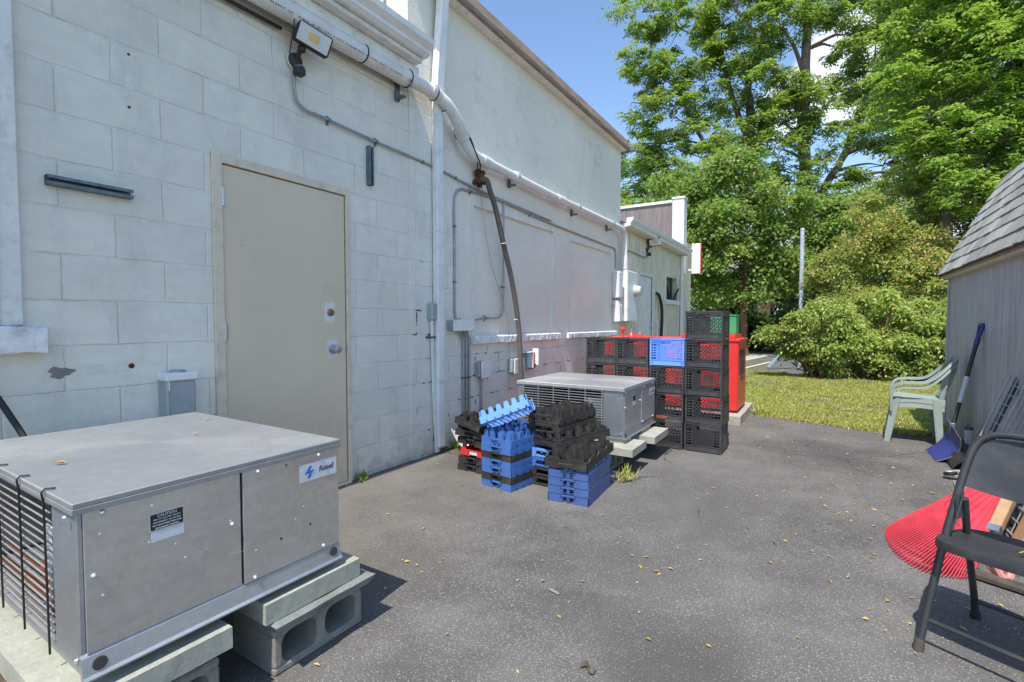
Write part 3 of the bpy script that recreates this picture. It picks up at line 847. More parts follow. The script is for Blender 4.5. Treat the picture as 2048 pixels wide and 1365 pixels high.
mb = MB(); mb.prism([(0.102, 3.925), (0.140, 3.925), (0.145, 3.96), (0.125, 4.065), (0.102, 4.065)], 2.96, 7.99, 'y'); mb.build('roof_trim', M['fascia'], tall)
mb = MB()
yy = 2.97
while yy < 7.9:
    mb.box(0.0, 0.098, yy, min(yy + 0.295, 7.94), 3.930, 3.9535); yy += 0.30
mb.build('soffit_board', M['white_wood'], tall)
mb = MB(); mb.box(-0.05, 0.03, 7.80, 7.86, 4.04, 4.12, .005); mb.build('roof_cap', M['strut'], tall)

# annex
annex = thing('annex_building', 'low far annex with stained white wall, white gutter and brown shingled parapet', 'building')
mb = MB()
DC = (8.95, 9.75, 0.0, 2.01); WC = (10.82, 11.75, 1.62, 2.12)
mb.box(-0.25, -0.002, 7.905, DC[0], -.02, 2.76); mb.box(-0.25, -0.002, DC[0], DC[1], DC[3], 2.76); mb.box(-0.25, -0.002, DC[1], WC[0], -.02, 2.76)
mb.box(-0.25, -0.002, WC[0], WC[1], -.02, WC[2]); mb.box(-0.25, -0.002, WC[0], WC[1], WC[3], 2.76); mb.box(-0.25, -0.002, WC[1], 12.3, -.02, 2.76)
mb.box(-6, -0.25, 12.0, 12.3, -.02, 2.76)
mb.build('stained_wall', M['block_c'], annex)
mb = MB(); mb.box(-6, 0.03, 7.905, 12.2, 2.762, 2.80); mb.build('flat_roof', M['roof_grey'], annex)
mb = MB(); mb.box(0.0, 0.12, 7.93, 12.18, 2.70, 2.76, .003); mb.build('soffit', M['white_wood'], annex)
mb = MB()
gp = [(0.122, 2.70), (0.175, 2.70), (0.19, 2.715), (0.19, 2.745), (0.235, 2.79), (0.240, 2.835), (0.228, 2.835), (0.226, 2.80), (0.18, 2.752), (0.18, 2.725), (0.170, 2.71), (0.132, 2.71), (0.132, 2.83), (0.122, 2.83)]
mb.prism(gp, 7.86, 12.19, 'y'); mb.prism([gp[0], gp[1], gp[2], gp[3], gp[4], gp[5], (0.122, 2.83)], 7.855, 7.859, 'y')
mb.build('gutter', M['white_metal'], annex)
d = MB(); d.box(-0.06, -0.02, DC[0], DC[1], 0.0, DC[3]); dd = d.build('side_door', M['white_wood'], annex)
d = MB(); d.box(-0.019, 0.012, DC[0] - .05, DC[0], 0, DC[3] + .05, .003); d.box(-0.019, 0.012, DC[1], DC[1] + .05, 0, DC[3] + .05, .003); d.box(-0.019, 0.012, DC[0], DC[1], DC[3], DC[3] + .05, .003); d.build('door_frame', M['white_wood'], annex)
d = MB(); d.lathe([(0.03, 0), (0.012, 0.01), (0.012, .03), (0.027, .045), (.02, .065)], (-0.02, 9.66, 1.03), (1, 0, 0), 14); d.build('door_knob', M['steel'], dd, True)
for zz in (1.75, 0.95): 
    d = MB(); d.box(-0.02, -0.008, 8.96, 8.99, zz - .05, zz + .05); d.build('hinge', M['black_metal'], dd)
w_ = MB(); w_.box(-0.14, -0.12, WC[0], WC[1], WC[2], WC[3]); wo_ = w_.build('window', M['glass'], annex)
w_ = MB()
w_.bar((-0.05, WC[0] + .02, WC[3]), (-0.05, WC[0] + .45, WC[2]), .03, .03); w_.bar((-0.02, WC[0] + .45, WC[3]), (-0.02, WC[0] + .45, WC[2]), .05, .03); w_.bar((0.02, WC[1], WC[2] + .28), (0.02, WC[0] + .45, WC[2]), .03, .03)
w_.build('broken_bar', M['black_metal'], wo_)
chipped_sill(WC[0] - .05, WC[1] + .05, WC[2] - .09, WC[2] - .002, 0.06, 9, M['white_sill'], annex)
mb = MB(); mb.box(-2.6, -0.28, 12.32, 12.42, 2.2, 4.02); mb.build('parapet', M['brown_shingle'], annex)
mb = MB(); mb.box(-2.6, -0.28, 12.28, 12.46, 4.02, 4.085, .004); mb.box(-0.28, 0.0, 12.31, 12.62, 2.3, 4.10, .01); mb.box(-0.29, 0.015, 12.29, 12.64, 4.10, 4.15, .005); mb.build('parapet_trim', M['white_wood'], annex)
mb = MB(); mb.box(-6, -0.30, 12.42, 14.5, 0, 3.3); mb.build('front_block', M['block_c'], annex)

sg = thing('hanging_sign', 'white sign panel with red edge sticking out beyond the annex corner', 'sign', (0, 0, 0))
mb = MB(); mb.box(0.11, 0.315, 12.66, 12.74, 2.32, 3.05, .004); mb.build('sign_face', M['sign_white'], sg)
mb = MB(); mb.box(0.316, 0.335, 12.64, 12.76, 2.30, 3.07, .003); mb.build('sign_edge', M['red_plastic'], sg)
mb = MB(); mb.box(0.03, 0.11, 12.68, 12.72, 2.9, 2.94); mb.box(0.03, 0.11, 12.68, 12.72, 2.4, 2.44); mb.build('bracket', M['white_metal'], sg)

# rooftop things above the left gutter
rt = thing('roof_duct', 'grey fabric-wrapped roof duct with dark brace rising above the left gutter', 'duct', (-0.7, 2.3, 3.18))
mb = MB(); mb.box(-0.45, 0.45, -0.9, 0.42, 0, 0.9, .03); mb.build('duct_body', M['roof_grey'], rt)
mb = MB(); mb.bar((0.48, 0.50, 0), (0.48, 0.44, 1.1), 0.03); mb.bar((0.49, -0.2, 0), (0.49, 0.4, 0.9), 0.02); mb.build('brace', M['dark_wire'], rt)

# ------------------------------------------------------------------ wall fittings
# downspout of the tall building
ds = thing('downspout', 'tall white rectangular downspout at the joint of the two buildings', 'downspout', (0.05, 3.28, 0))
mb = MB()
def rect_path(mb, pts, w, dp):
    for a, b in zip(pts[:-1], pts[1:]): mb.bar(a, b, dp, w, .006, up=(1, 0, 0)) if False else mb.bar(a, b, w, dp, .006, up=(1, 0, 0))
mb.bar((0.0, 0.0, 0.06), (0.0, -0.005, 3.10), 0.085, 0.062, .008, up=(1, 0, 0))
mb.build('pipe', M['white_metal'], ds)
mb = MB(); mb.bar((0.0, -0.005, 3.085), (0.03, 0.05, 3.98), 0.095, 0.070, .008, up=(1, 0, 0)); mb.bar((0.0, -0.005, 3.06), (0.0, -0.005, 3.115), 0.105, 0.078, .006, up=(1, 0, 0)); mb.build('upper_pipe', M['white_metal'], ds)
mb = MB(); mb.bar((0, 0, 0.64), (0, 0, 0.655), 0.10, 0.07, .002, up=(1, 0, 0)); mb.bar((0, 0, 1.9), (0, 0, 1.915), 0.10, 0.07, .002, up=(1, 0, 0)); mb.build('strap', M['white_metal'], ds)
# curved elbow scoop at the foot
el = MB()
el.grid(lambda u, v: (0.10 + 0.16 * u, 3.375 + 0.09 * v + .02 * u, 0.16 * (1 - u) ** 2.2 + 0.012 + 0.03 * (2 * v - 1) ** 2), 10, 6, (0.006, 0, 0.008))
o = el.build('gutter_elbow', M['white_plastic'], None, True)
tag(o, 'broken curved white plastic gutter scoop lying at the foot of the wall', 'gutter elbow')

# big PVC pipe
pv = thing('drain_pipe', 'thick white plastic pipe strapped along the wall and bending down across the joint', 'pipe', (0, 0, 0))
px = 0.10
run = [(px, -1.2, 2.975), (px, 0.8, 2.985), (px, 1.57, 2.993), (px, 2.32, 3.000), (px, 2.79, 3.007)]
mb = MB(); mb.tube(run, 0.058, 18); mb.build('upper_run', M['white_plastic'], pv, True)
mid = bez([(px, 2.79, 3.005), (px, 3.02, 3.02), (px, 3.19, 3.02), (px + .03, 3.32, 2.965), (px + .03, 3.44, 2.875), (px, 3.56, 2.78), (px, 3.65, 2.705), (px, 3.76, 2.665), (px, 3.92, 2.66), (px, 4.0, 2.66)], 6)
mb = MB(); mb.tube(mid, 0.050, 18); mb.build('offset_bend', M['white_plastic'], pv, True)
low = [(px, 4.0, 2.66), (px, 5.5, 2.632), (px, 7.3, 2.632)]
mb = MB(); mb.tube(low, 0.045, 16); mb.build('lower_run', M['white_plastic'], pv, True)
dn = bez([(px, 7.3, 2.632), (px, 7.62, 2.63), (px, 7.78, 2.60), (px, 7.84, 2.48), (px, 7.845, 2.3), (px, 7.845, 1.98)], 6)
mb = MB(); mb.tube(dn, 0.045, 16); mb.build('down_leg', M['white_plastic'], pv, True)
def coupling(mb, a, b, r):
    mb.tube([a, b], r, 18)
mb = MB()
for a, b, r in (((px, 2.76, 3.007), (px, 2.86, 3.01), .064), ((px, 3.12, 3.025), (px, 3.22, 3.015), .058), ((px + .015, 3.47, 2.85), (px, 3.57, 2.772), .058), ((px, 3.84, 2.662), (px, 3.96, 2.66), .055), ((px, 4.42, 2.654), (px, 4.50, 2.652), .052), ((px, 5.4, 2.634), (px, 5.6, 2.632), .052), ((px, 7.845, 2.2), (px, 7.845, 2.0), .053)):
    mb = MB(); coupling(mb, a, b, r); mb.build('coupling', M['white_plastic'], pv, True)
for (yy, zz, r) in ((2.43, 3.002, .060), (2.86, 3.01, .066), (3.17, 3.02, .060), (3.30, 2.975, .055), (3.52, 2.81, .06)):
    mb = MB(); mb.tube([(px + r * math.cos(a), yy, zz + r * math.sin(a)) for a in [2 * math.pi * q / 20 for q in range(20)]], 0.005, 6, closed=True)
    mb.build('wire_tie', M['dark_wire'], pv)
for (yy, zz, r) in ((2.84, 2.95, .06), (4.46, 2.655, .05), (6.0, 2.632, .05), (7.25, 2.632, .05)):
    mb = MB(); mb.box(0.006, 0.03, yy - .02, yy + .02, zz - .10, zz + .08, .003); mb.tube(arc((px, zz), r + .003, 200, -20, 10, 'xz', yy), 0.006, 6); mb.box(0.03, px, yy - .015, yy + .015, zz - .09, zz - .07, .002)
    mb.build('pipe_clamp', M['strut'], pv)
mb = MB()
rr = random.Random(4)
yy = 1.55
while yy < 2.8:
    hgt = rr.uniform(.004, .009); a = R(-28)
    ps = [(px + 0.0585 * math.cos(a + q), yy + dy, 2.9985 + (yy - 2.3) * .012 + 0.0585 * math.sin(a + q)) for q, dy in ((-hgt * 9, 0), (-hgt * 9, .006), (hgt * 9, .006), (hgt * 9, 0))]
    if rr.random() > .3: mb.poly(ps)
    yy += rr.uniform(.010, .02)
mb.build('pipe_print', M['ink_b'], pv, recalc=False)
# black cable behind the pipe at top left
mb = MB(); mb.tube([(0.03, -1.0, 2.90), (0.03, 1.2, 2.91), (0.03, 1.86, 2.915)], 0.011, 8)
tag(mb.build('black_cable', M['rubber'], None, True), 'black cable clipped under the thick white pipe left of the floodlight', 'cable')
mb = MB(); mb.box(0.0005, 0.012, -3, 2.90, 2.925, 2.96, .003); tag(mb.build('wall_batten', M['white_wood'], None), 'thin white painted batten on the block wall under the thick pipe', 'batten')

# flood light
def flood(loc, rot, sc, label, base_mat, head_rot):
    t = thing('flood_light', label, 'flood light', loc, 0)
    t.scale = (sc, sc, sc); t.rotation_euler = rot
    mb = MB(); mb.lathe([(0.052, 0), (0.055, 0.012), (0.047, 0.026), (0.03, 0.03)], (0, 0, 0), (1, 0, 0), 24); mb.build('back_plate', M['bronze'], t, True)
    mb = MB(); mb.lathe([(0.060, -0.002), (0.060, 0.006)], (-0.004, 0, 0), (1, 0, 0), 24); mb.build('gasket', M['white_metal'], t, True)
    mb = MB(); mb.tube([(0.02, 0, 0.01), (0.06, 0.0, 0.05), (0.085, 0.01, 0.085)], 0.017, 12); mb.lathe([(0.024, -.02), (0.026, 0), (0.024, .02)], (0.075, 0.006, 0.068), (0.2, 1, 0.1), 14); mb.build('knuckle', M['bronze'], t, True)
    h = MB(); h.box(-0.03, 0.03, -0.125, 0.125, -0.075, 0.075, .012)
    for q in range(9): h.box(-0.055, -0.031, -0.10 + q * .025, -0.096 + q * .025, -0.06, 0.06)
    hd = h.build('lamp_head', M['bronze'], t)
    hd.location = (0.13, 0.06, 0.145); hd.rotation_euler = head_rot
    l = MB(); l.box(0.0301, 0.0345, -0.112, 0.112, -0.062, 0.062, .003); ln = l.build('lens', M['lens'], hd)
    l = MB()
    for a in range(6):
        for b in range(4): l.box(0.0347, 0.0360, -0.036 + a * .0125, -0.028 + a * .0125, -0.022 + b * .0125, -0.014 + b * .0125)
    l.box(0.0346, 0.0352, -0.038, 0.038, -0.026, 0.026); l.build('led_array', M['led'], hd)
    s_ = MB(); s_.box(0.02, 0.085, -0.035, 0.035, -0.115, -0.062, .008); sn = s_.build('sensor', M['bronze'], t)
    s_ = MB(); s_.lathe([(0.036, 0), (0.036, 0.010), (0.028, .016)], (0.055, 0, -0.064), (0, 0, 1), 20); s_.build('sensor_cap', M['strut'], sn, True)
    return t
flood((0.020, 1.955, 2.765), (0, 0, 0), 0.86, 'rectangular floodlight with pale lens and motion sensor above the beige door', 'bronze', (R(-14), R(16), R(-20)))
f2 = flood((0.0, 9.35, 2.50), (0, 0, 0), 1.0, 'small dark floodlight under the gutter of the far annex wall', 'bronze', (R(10), R(10), R(-50)))
mb = MB(); mb.tube(bez([(0.012, 1.93, 3.10), (0.10, 1.90, 3.0), (0.14, 1.87, 2.9), (0.05, 1.90, 2.78)], 6), 0.0035, 6)
tag(mb.build('lamp_wire', M['rubber'], None, True), 'thin black wire hanging over the pipe to the floodlight by the door', 'wire')

# conduits
def conduit(name, pts, r, label, clips=(), mat='conduit'):
    t = thing(name, label, 'conduit')
    mb = MB(); mb.tube(pts, r, 10); mb.build('tube', M[mat], t, True)
    for c in clips:
        mb = MB(); x, y, z, horiz = c
        if horiz: mb.box(0.004, x + r + .003, y - .009, y + .009, z - r - .003, z + r + .003, .002); mb.box(0.004, .008, y - .009, y + .009, z - .03, z + .03)
        else: mb.box(0.004, x + r + .003, y - r - .003, y + r + .003, z - .009, z + .009, .002); mb.box(0.004, .008, y - .03, y + .03, z - .009, z + .009)
        mb.build('clip', M['strut'], t)
    return t
conduit('conduit', bez([(0.022, 1.948, 2.70), (0.022, 1.948, 2.60), (0.022, 1.97, 2.52), (0.022, 2.05, 2.487), (0.022, 2.14, 2.49), (0.022, 2.63, 2.472), (0.022, 3.25, 2.457), (0.022, 3.9, 2.41), (0.022, 5.4, 2.37)], 5), 0.0095,
        'grey conduit curving from the floodlight and running right above the door', [(0.022, 2.20, 2.487, True), (0.022, 2.62, 2.472, True), (0.022, 3.12, 2.460, True), (.022, 3.55, 2.435, True)])
conduit('conduit', bez([(0.022, 3.54, 1.17), (0.022, 3.53, 1.30), (0.022, 3.531, 1.8), (0.022, 3.531, 2.20), (0.022, 3.56, 2.30), (0.022, 3.62, 2.35), (0.022, 3.72, 2.365), (0.022, 4.3, 2.385), (0.022, 5.4, 2.34), (0.022, 7.3, 2.315), (0.022, 7.56, 2.31), (0.022, 7.64, 2.25), (0.022, 7.66, 1.98)], 6), 0.011,
        'grey conduit rising from the junction box then running right over both filled windows', [(0.022, 3.531, 2.0, False), (0.022, 3.531, 1.5, False), (0.022, 3.78, 2.366, True), (0.022, 4.9, 2.36, True)])
conduit('conduit', bez([(0.022, 4.35, 2.40), (0.022, 4.345, 2.1), (0.022, 4.34, 1.6), (0.022, 4.336, 1.30), (0.022, 4.30, 1.21), (0.022, 4.20, 1.182), (0.022, 3.95, 1.175), (0.022, 3.72, 1.13)], 6), 0.010,
        'thin grey conduit looping down across the first filled window to the junction box', [(0.022, 4.34, 1.5, False), (0.022, 4.02, 1.178, True)])
jb = thing('junction_box', 'wide grey junction box with open lid above three conduits', 'junction box')
mb = MB(); mb.box(0.013, 0.085, 3.43, 3.72, 1.065, 1.155, .004); mb.build('box', M['grey_box'], jb)
mb = MB(); mb.box(0.086, 0.100, 3.425, 3.73, 1.06, 1.162, .004); mb.build('lid', M['white_metal'], jb)
mb = MB(); mb.box(0.03, 0.06, 3.52, 3.58, 1.156, 1.175, .003); mb.build('connector', M['conduit'], jb)
for i, (yy, y2) in enumerate(((3.60, 3.645), (3.655, 3.69), (3.70, 3.735))):
    conduit('conduit', bez([(0.03, yy, 1.07), (0.03, yy + .01, 1.03), (0.03, y2, 0.97), (0.03, y2, 0.8), (0.03, y2, 0.3), (0.03, y2, 0.02)], 5), 0.0115,
            ('leftmost of three grey conduits dropping from the wide junction box', 'middle one of three grey conduits dropping from the wide junction box', 'rightmost of three grey conduits dropping from the wide junction box')[i], [(0.03, y2, 0.62, False)])
# pair of boxes low on the wall
b2 = thing('outlet_box', 'square grey outlet box with white lid alone on the wall below the sill', 'outlet box')
mb = MB(); mb.box(0.013, 0.075, 3.835, 3.985, 0.612, 0.752, .008); mb.box(0.03, 0.055, 3.87, 3.90, 0.753, 0.765, .003); mb.build('box', M['grey_box'], b2)
mb = MB(); mb.box(0.076, 0.090, 3.86, 4.02, 0.595, 0.757, .006); mb.build('lid', M['white_metal'], b2)
mb = MB(); mb.tube([(0.03, 3.925, 0.61), (0.03, 3.93, 0.3), (0.03, 3.935, 0.02)], 0.012, 10); mb.build('conduit_drop', M['conduit'], b2, True)
b3 = thing('outlet_box', 'grey outlet box with lifted covers and a red plug beside the hanging hose', 'outlet box')
mb = MB(); mb.box(0.013, 0.075, 4.43, 4.62, 0.60, 0.745, .008); mb.build('box', M['grey_box'], b3)
mb = MB(); mb.box(0.076, 0.09, 4.46, 4.66, 0.585, 0.75, .006); mb.build('lid', M['white_metal'], b3)
mb = MB(); mb.box(0.013, 0.05, 4.66, 4.90, 0.60, 0.80, .006); mb.build('device_plate', M['grey_box'], b3)
mb = MB(); mb.box(0.051, 0.13, 4.78, 4.795, 0.63, 0.80, .003); mb.box(0.051, 0.13, 4.66, 4.795, 0.799, 0.812, .003); mb.build('flip_cover', M['white_metal'], b3)
mb = MB(); mb.box(0.051, 0.13, 4.90, 4.915, 0.65, 0.84, .003); mb.build('flip_cover', M['white_metal'], b3)
mb = MB(); mb.lathe([(0.04, 0), (0.042, .03), (0.03, .05)], (0.05, 4.87, 0.65), (1, 0, 0), 16); mb.box(0.05, .09, 4.83, 4.895, 0.70, 0.80, .006); mb.build('plug', M['red_plastic'], b3, True)
mb = MB(); mb.tube(bez([(0.08, 4.87, 0.62), (0.08, 4.88, 0.56), (0.07, 4.78, 0.53), (0.05, 4.70, 0.50), (0.04, 4.70, 0.3)], 6), 0.009, 8); mb.build('cord', M['white_plastic'], b3, True)
# weatherproof box left of the downspout with its riser
b4 = thing('outlet_box', 'small grey box on a white riser pipe just left of the tall downspout', 'outlet box')
mb = MB(); mb.box(0.013, 0.07, 3.17, 3.245, 1.155, 1.30, .008); mb.build('box', M['grey_box'], b4)
mb = MB(); mb.tube([(0.035, 3.205, 1.156), (0.035, 3.21, 0.9), (0.035, 3.225, 0.5), (0.04, 3.25, 0.015)], 0.016, 12); mb.build('riser', M['white_plastic'], b4, True)
mb = MB(); mb.box(0.013, 0.055, 3.185, 3.235, 1.0, 1.02, .002); mb.box(0.013, 0.018, 3.15, 3.26, 1.0, 1.02); mb.build('strap', M['strut'], b4)
mb = MB(); mb.tube([(0.035, 3.262, 0.64), (0.045, 3.27, 0.015)], 0.010, 10); tag(mb.build('thin_pipe', M['white_plastic'], None, True), 'thin white pipe stub at the foot of the tall downspout', 'pipe')
# rusty bracket and foam-wrapped hose
rb = MB()
rr = random.Random(2)
for q in range(26):
    c = Vector((0.035 + rr.uniform(-.02, .04), 3.88 + rr.uniform(-.05, .05), 2.515 + rr.uniform(-.06, .06)))
    e = rr.uniform(.010, .026); rb.M = Matrix.Translation(c) @ Matrix.Rotation(rr.uniform(0, 3), 4, Vector((rr.random(), rr.random(), rr.random())))
    rb.box(-e, e, -e, e, -e, e, e * .3)
rb.M = None
tag(rb.build('rusty_bracket', M['rust'], None), 'crumbling rusty brown bracket on the wall where the hose hangs', 'bracket')
hs = thing('hanging_hose', 'thick brown foam-wrapped hose hanging down the wall in front of the first filled window', 'hose')
mb = MB(); mb.tube(bez([(0.06, 3.87, 2.50), (0.10, 3.93, 2.49), (0.11, 3.97, 2.40), (0.11, 4.07, 2.24), (0.11, 4.20, 1.94), (0.11, 4.36, 1.58), (0.12, 4.47, 1.16), (0.13, 4.51, 0.74), (0.15, 4.52, 0.36), (0.30, 4.40, 0.20), (0.60, 4.30, 0.28)], 6), 0.027, 14); mb.build('foam_sleeve', M['hose'], hs, True)
for yy, zz in ((4.205, 1.93), (4.468, 1.17)):
    mb = MB(); mb.tube([(0.11 + .0285 * math.cos(a), yy + .0285 * math.sin(a), zz + 0.006 * math.sin(a)) for a in [2 * math.pi * q / 16 for q in range(16)]], 0.004, 6, closed=True); mb.build('zip_tie', M['white_plastic'], hs)
mb = MB(); mb.tube(bez([(0.14, 3.62, 2.79), (0.13, 3.70, 2.70), (0.10, 3.78, 2.60), (0.05, 3.84, 2.53)], 6), 0.006, 6); mb.tube(bez([(0.15, 3.56, 2.82), (0.15, 3.70, 2.66), (0.11, 3.81, 2.60), (0.06, 3.86, 2.54)], 6), 0.006, 6); mb.build('lead_wire', M['rubber'], hs, True)
mb = MB(); mb.tube(bez([(0.03, 3.93, 2.44), (0.02, 3.98, 2.2), (0.03, 4.12, 1.7), (0.03, 4.38, 1.24), (0.03, 4.44, 0.9), (0.03, 4.45, 0.4)], 8), 0.003, 5)
tag(mb.build('thin_cable', M['conduit'], None, True), 'very thin cable hanging loosely down the wall beside the foam hose', 'cable')

# strut channels
def strut(name, a, b, w, label):
    mb = MB(); a = Vector(a); b = Vector(b); d = (b - a).normalized(); s = Vector((1, 0, 0)).cross(d)
    x = Vector((1, 0, 0))
    mb.bar(a + x * .003, b + x * .003, 0.004, w, up=(s)) if False else None
    def pl(off, wid, dep, x0):
        mb.bar(a + s * off + x * x0, b + s * off + x * x0, dep, wid, up=tuple(s))
    pl(0, w, 0.004, 0.004); pl(-w / 2 + .002, .004, 0.034, 0.022); pl(w / 2 - .002, .004, 0.034, 0.022); pl(-w / 2 + .008, .012, .004, 0.038); pl(w / 2 - .008, .012, .004, 0.038)
    return tag(mb.build(name, M['strut'], None), label, 'bracket')
strut('strut_channel', (0, 0.758, 1.749), (0, 1.070, 1.749), 0.042, 'horizontal slotted grey strut channel screwed to the wall left of the door')
strut('strut_channel', (0, 2.557, 2.139), (0, 2.557, 2.42), 0.042, 'vertical rusty grey strut channel on the wall right above the door corner')

# disconnect box by the door
db = thing('disconnect_box', 'upright grey steel electrical disconnect box behind the near cooling unit', 'electrical box')
mb = MB(); mb.box(0.002, 0.095, 1.165, 1.300, 0.55, 0.865, .006); mb.build('box', M['grey_box'], db)
mb = MB(); mb.box(0.002, 0.112, 1.158, 1.308, 0.845, 0.885, .006); mb.box(0.096, 0.105, 1.172, 1.176, .80, .845); mb.build('rain_hood', M['white_metal'], db)
mb = MB(); mb.lathe([(0.038, 0), (0.038, .008), (0.03, .012)], (0.055, 1.232, 0.884), (0, 0, 1), 20); mb.build('hub', M['conduit'], db, True)
mb = MB(); mb.box(0.0965, 0.100, 1.180, 1.292, 0.56, 0.84, .003); mb.build('cover', M['grey_box'], db)
# black hose at the far left edge
mb = MB(); mb.tube(bez([(0.05, 0.55, 0.90), (0.08, 0.60, 0.78), (0.16, 0.645, 0.62), (0.2, 0.66, 0.40), (0.2, 0.66, 0.05)], 8), 0.012, 8)
tag(mb.build('black_hose', M['rubber'], None, True), 'black hose leaning on the wall at the far left edge', 'hose')

# meter boxes at the far end of the tall wall
ub = thing('cable_box', 'pale upper enclosure stacked on the wall below the end of the grey conduit', 'electrical box')
mb = MB(); mb.box(0.013, 0.12, 7.52, 7.68, 1.52, 1.94, .008); mb.build('box', M['white_plastic'], ub)
mb = MB(); mb.box(0.121, 0.13, 7.525, 7.675, 1.53, 1.93, .004); mb.build('lid', M['white_metal'], ub)
ub = thing('cable_box', 'narrow white lower enclosure on the wall under the upper one', 'electrical box')
mb = MB(); mb.prism([(0.013, 1.15), (0.14, 1.15), (0.13, 1.40), (0.10, 1.48), (0.013, 1.48)], 7.54, 7.67, 'y'); mb.build('box', M['white_plastic'], ub)
mb = MB(); mb.tube([(0.08, 7.60, 1.47), (0.08, 7.60, 1.53)], 0.035, 14); mb.tube([(0.04, 7.52, 1.40), (0.04, 7.46, 1.40)], .015, 8); mb.build('nipple', M['conduit'], ub, True)
mp = thing('meter_panel', 'big white electric meter panel fixed where the pipe comes down', 'meter panel')
mb = MB(); mb.box(0.004, 0.16, 7.80, 8.36, 1.15, 1.98, .006); mb.build('cabinet', M['white_metal'], mp)
mb = MB(); mb.box(0.161, 0.170, 7.81, 8.35, 1.16, 1.97, .004); mb.build('cover', M['white_metal'], mp)
mb = MB(); mb.lathe([(0.095, 0), (0.10, .03), (0.085, .035), (0.082, 0.09), (0.06, .11)], (0.171, 8.17, 1.66), (1, 0, 0), 24); mb.build('meter', M['meter'], mp, True)

# annex fittings
mb = MB(); mb.tube(bez([(0.02, 7.95, 2.35), (0.02, 8.3, 2.36), (0.02, 9.2, 2.35), (0.02, 9.35, 2.40), (0.02, 9.36, 2.47)], 6), 0.010, 8)
tag(mb.build('conduit', M['conduit'], None, True), 'grey conduit running along the annex wall up to its floodlight', 'conduit')
mb = MB(); mb.tube(bez([(0.02, 10.0, 1.72), (0.05, 10.08, 1.66), (0.06, 10.22, 1.45), (0.06, 10.26, 1.2), (0.05, 10.25, 0.8), (0.05, 10.24, 0.2)], 8), 0.030, 10)
tag(mb.build('black_hose', M['rubber'], None, True), 'thick black hose curving down the annex wall beside its door', 'hose')
mb = MB(); mb.tube(bez([(0.02, 9.88, 1.16), (0.05, 9.98, 1.16), (0.05, 9.99, 1.0), (0.05, 9.99, 0.1)], 6), 0.014, 8)
tag(mb.build('vent_pipe', M['white_metal'], None, True), 'thin white pipe beside the annex door, left of the black hose', 'pipe')
dc = MB(); dc.bar((0.05, 12.0, 0.05), (0.05, 12.0, 2.70), 0.075, 0.055, .006, up=(1, 0, 0)); dc.bar((0.05, 12.0, 2.69), (0.16, 12.05, 2.72), 0.075, 0.055, .006)
tag(dc.build('downspout', M['white_metal'], None), 'white downspout at the far corner of the annex', 'downspout')

# ------------------------------------------------------------------ text helper
def text_mesh(txt, size, mat, parent, loc, rot, name='lettering', shear=0.0, bold=0.0, align='CENTER'):
    cu = bpy.data.curves.new('t', 'FONT'); cu.body = txt; cu.size = size; cu.shear = shear; cu.offset = bold
    cu.align_x = align; cu.align_y = 'CENTER'; cu.extrude = 0.0002; cu.resolution_u = 3
    to = bpy.data.objects.new('t', cu); col.objects.link(to)
    dg = bpy.context.evaluated_depsgraph_get()
    me = bpy.data.meshes.new_from_object(to.evaluated_get(dg))
    bpy.data.objects.remove(to); bpy.data.curves.remove(cu)
    me.materials.clear(); me.materials.append(mat); me.name = name
    o = bpy.data.objects.new(name, me); col.objects.link(o); o.parent = parent
    o.location = loc; o.rotation_euler = rot
    return o
FACE_X = (R(90), 0, R(90))     # text reading along +y on a +x face
FACE_NY = (R(90), 0, 0)        # text reading along +x on a -y face

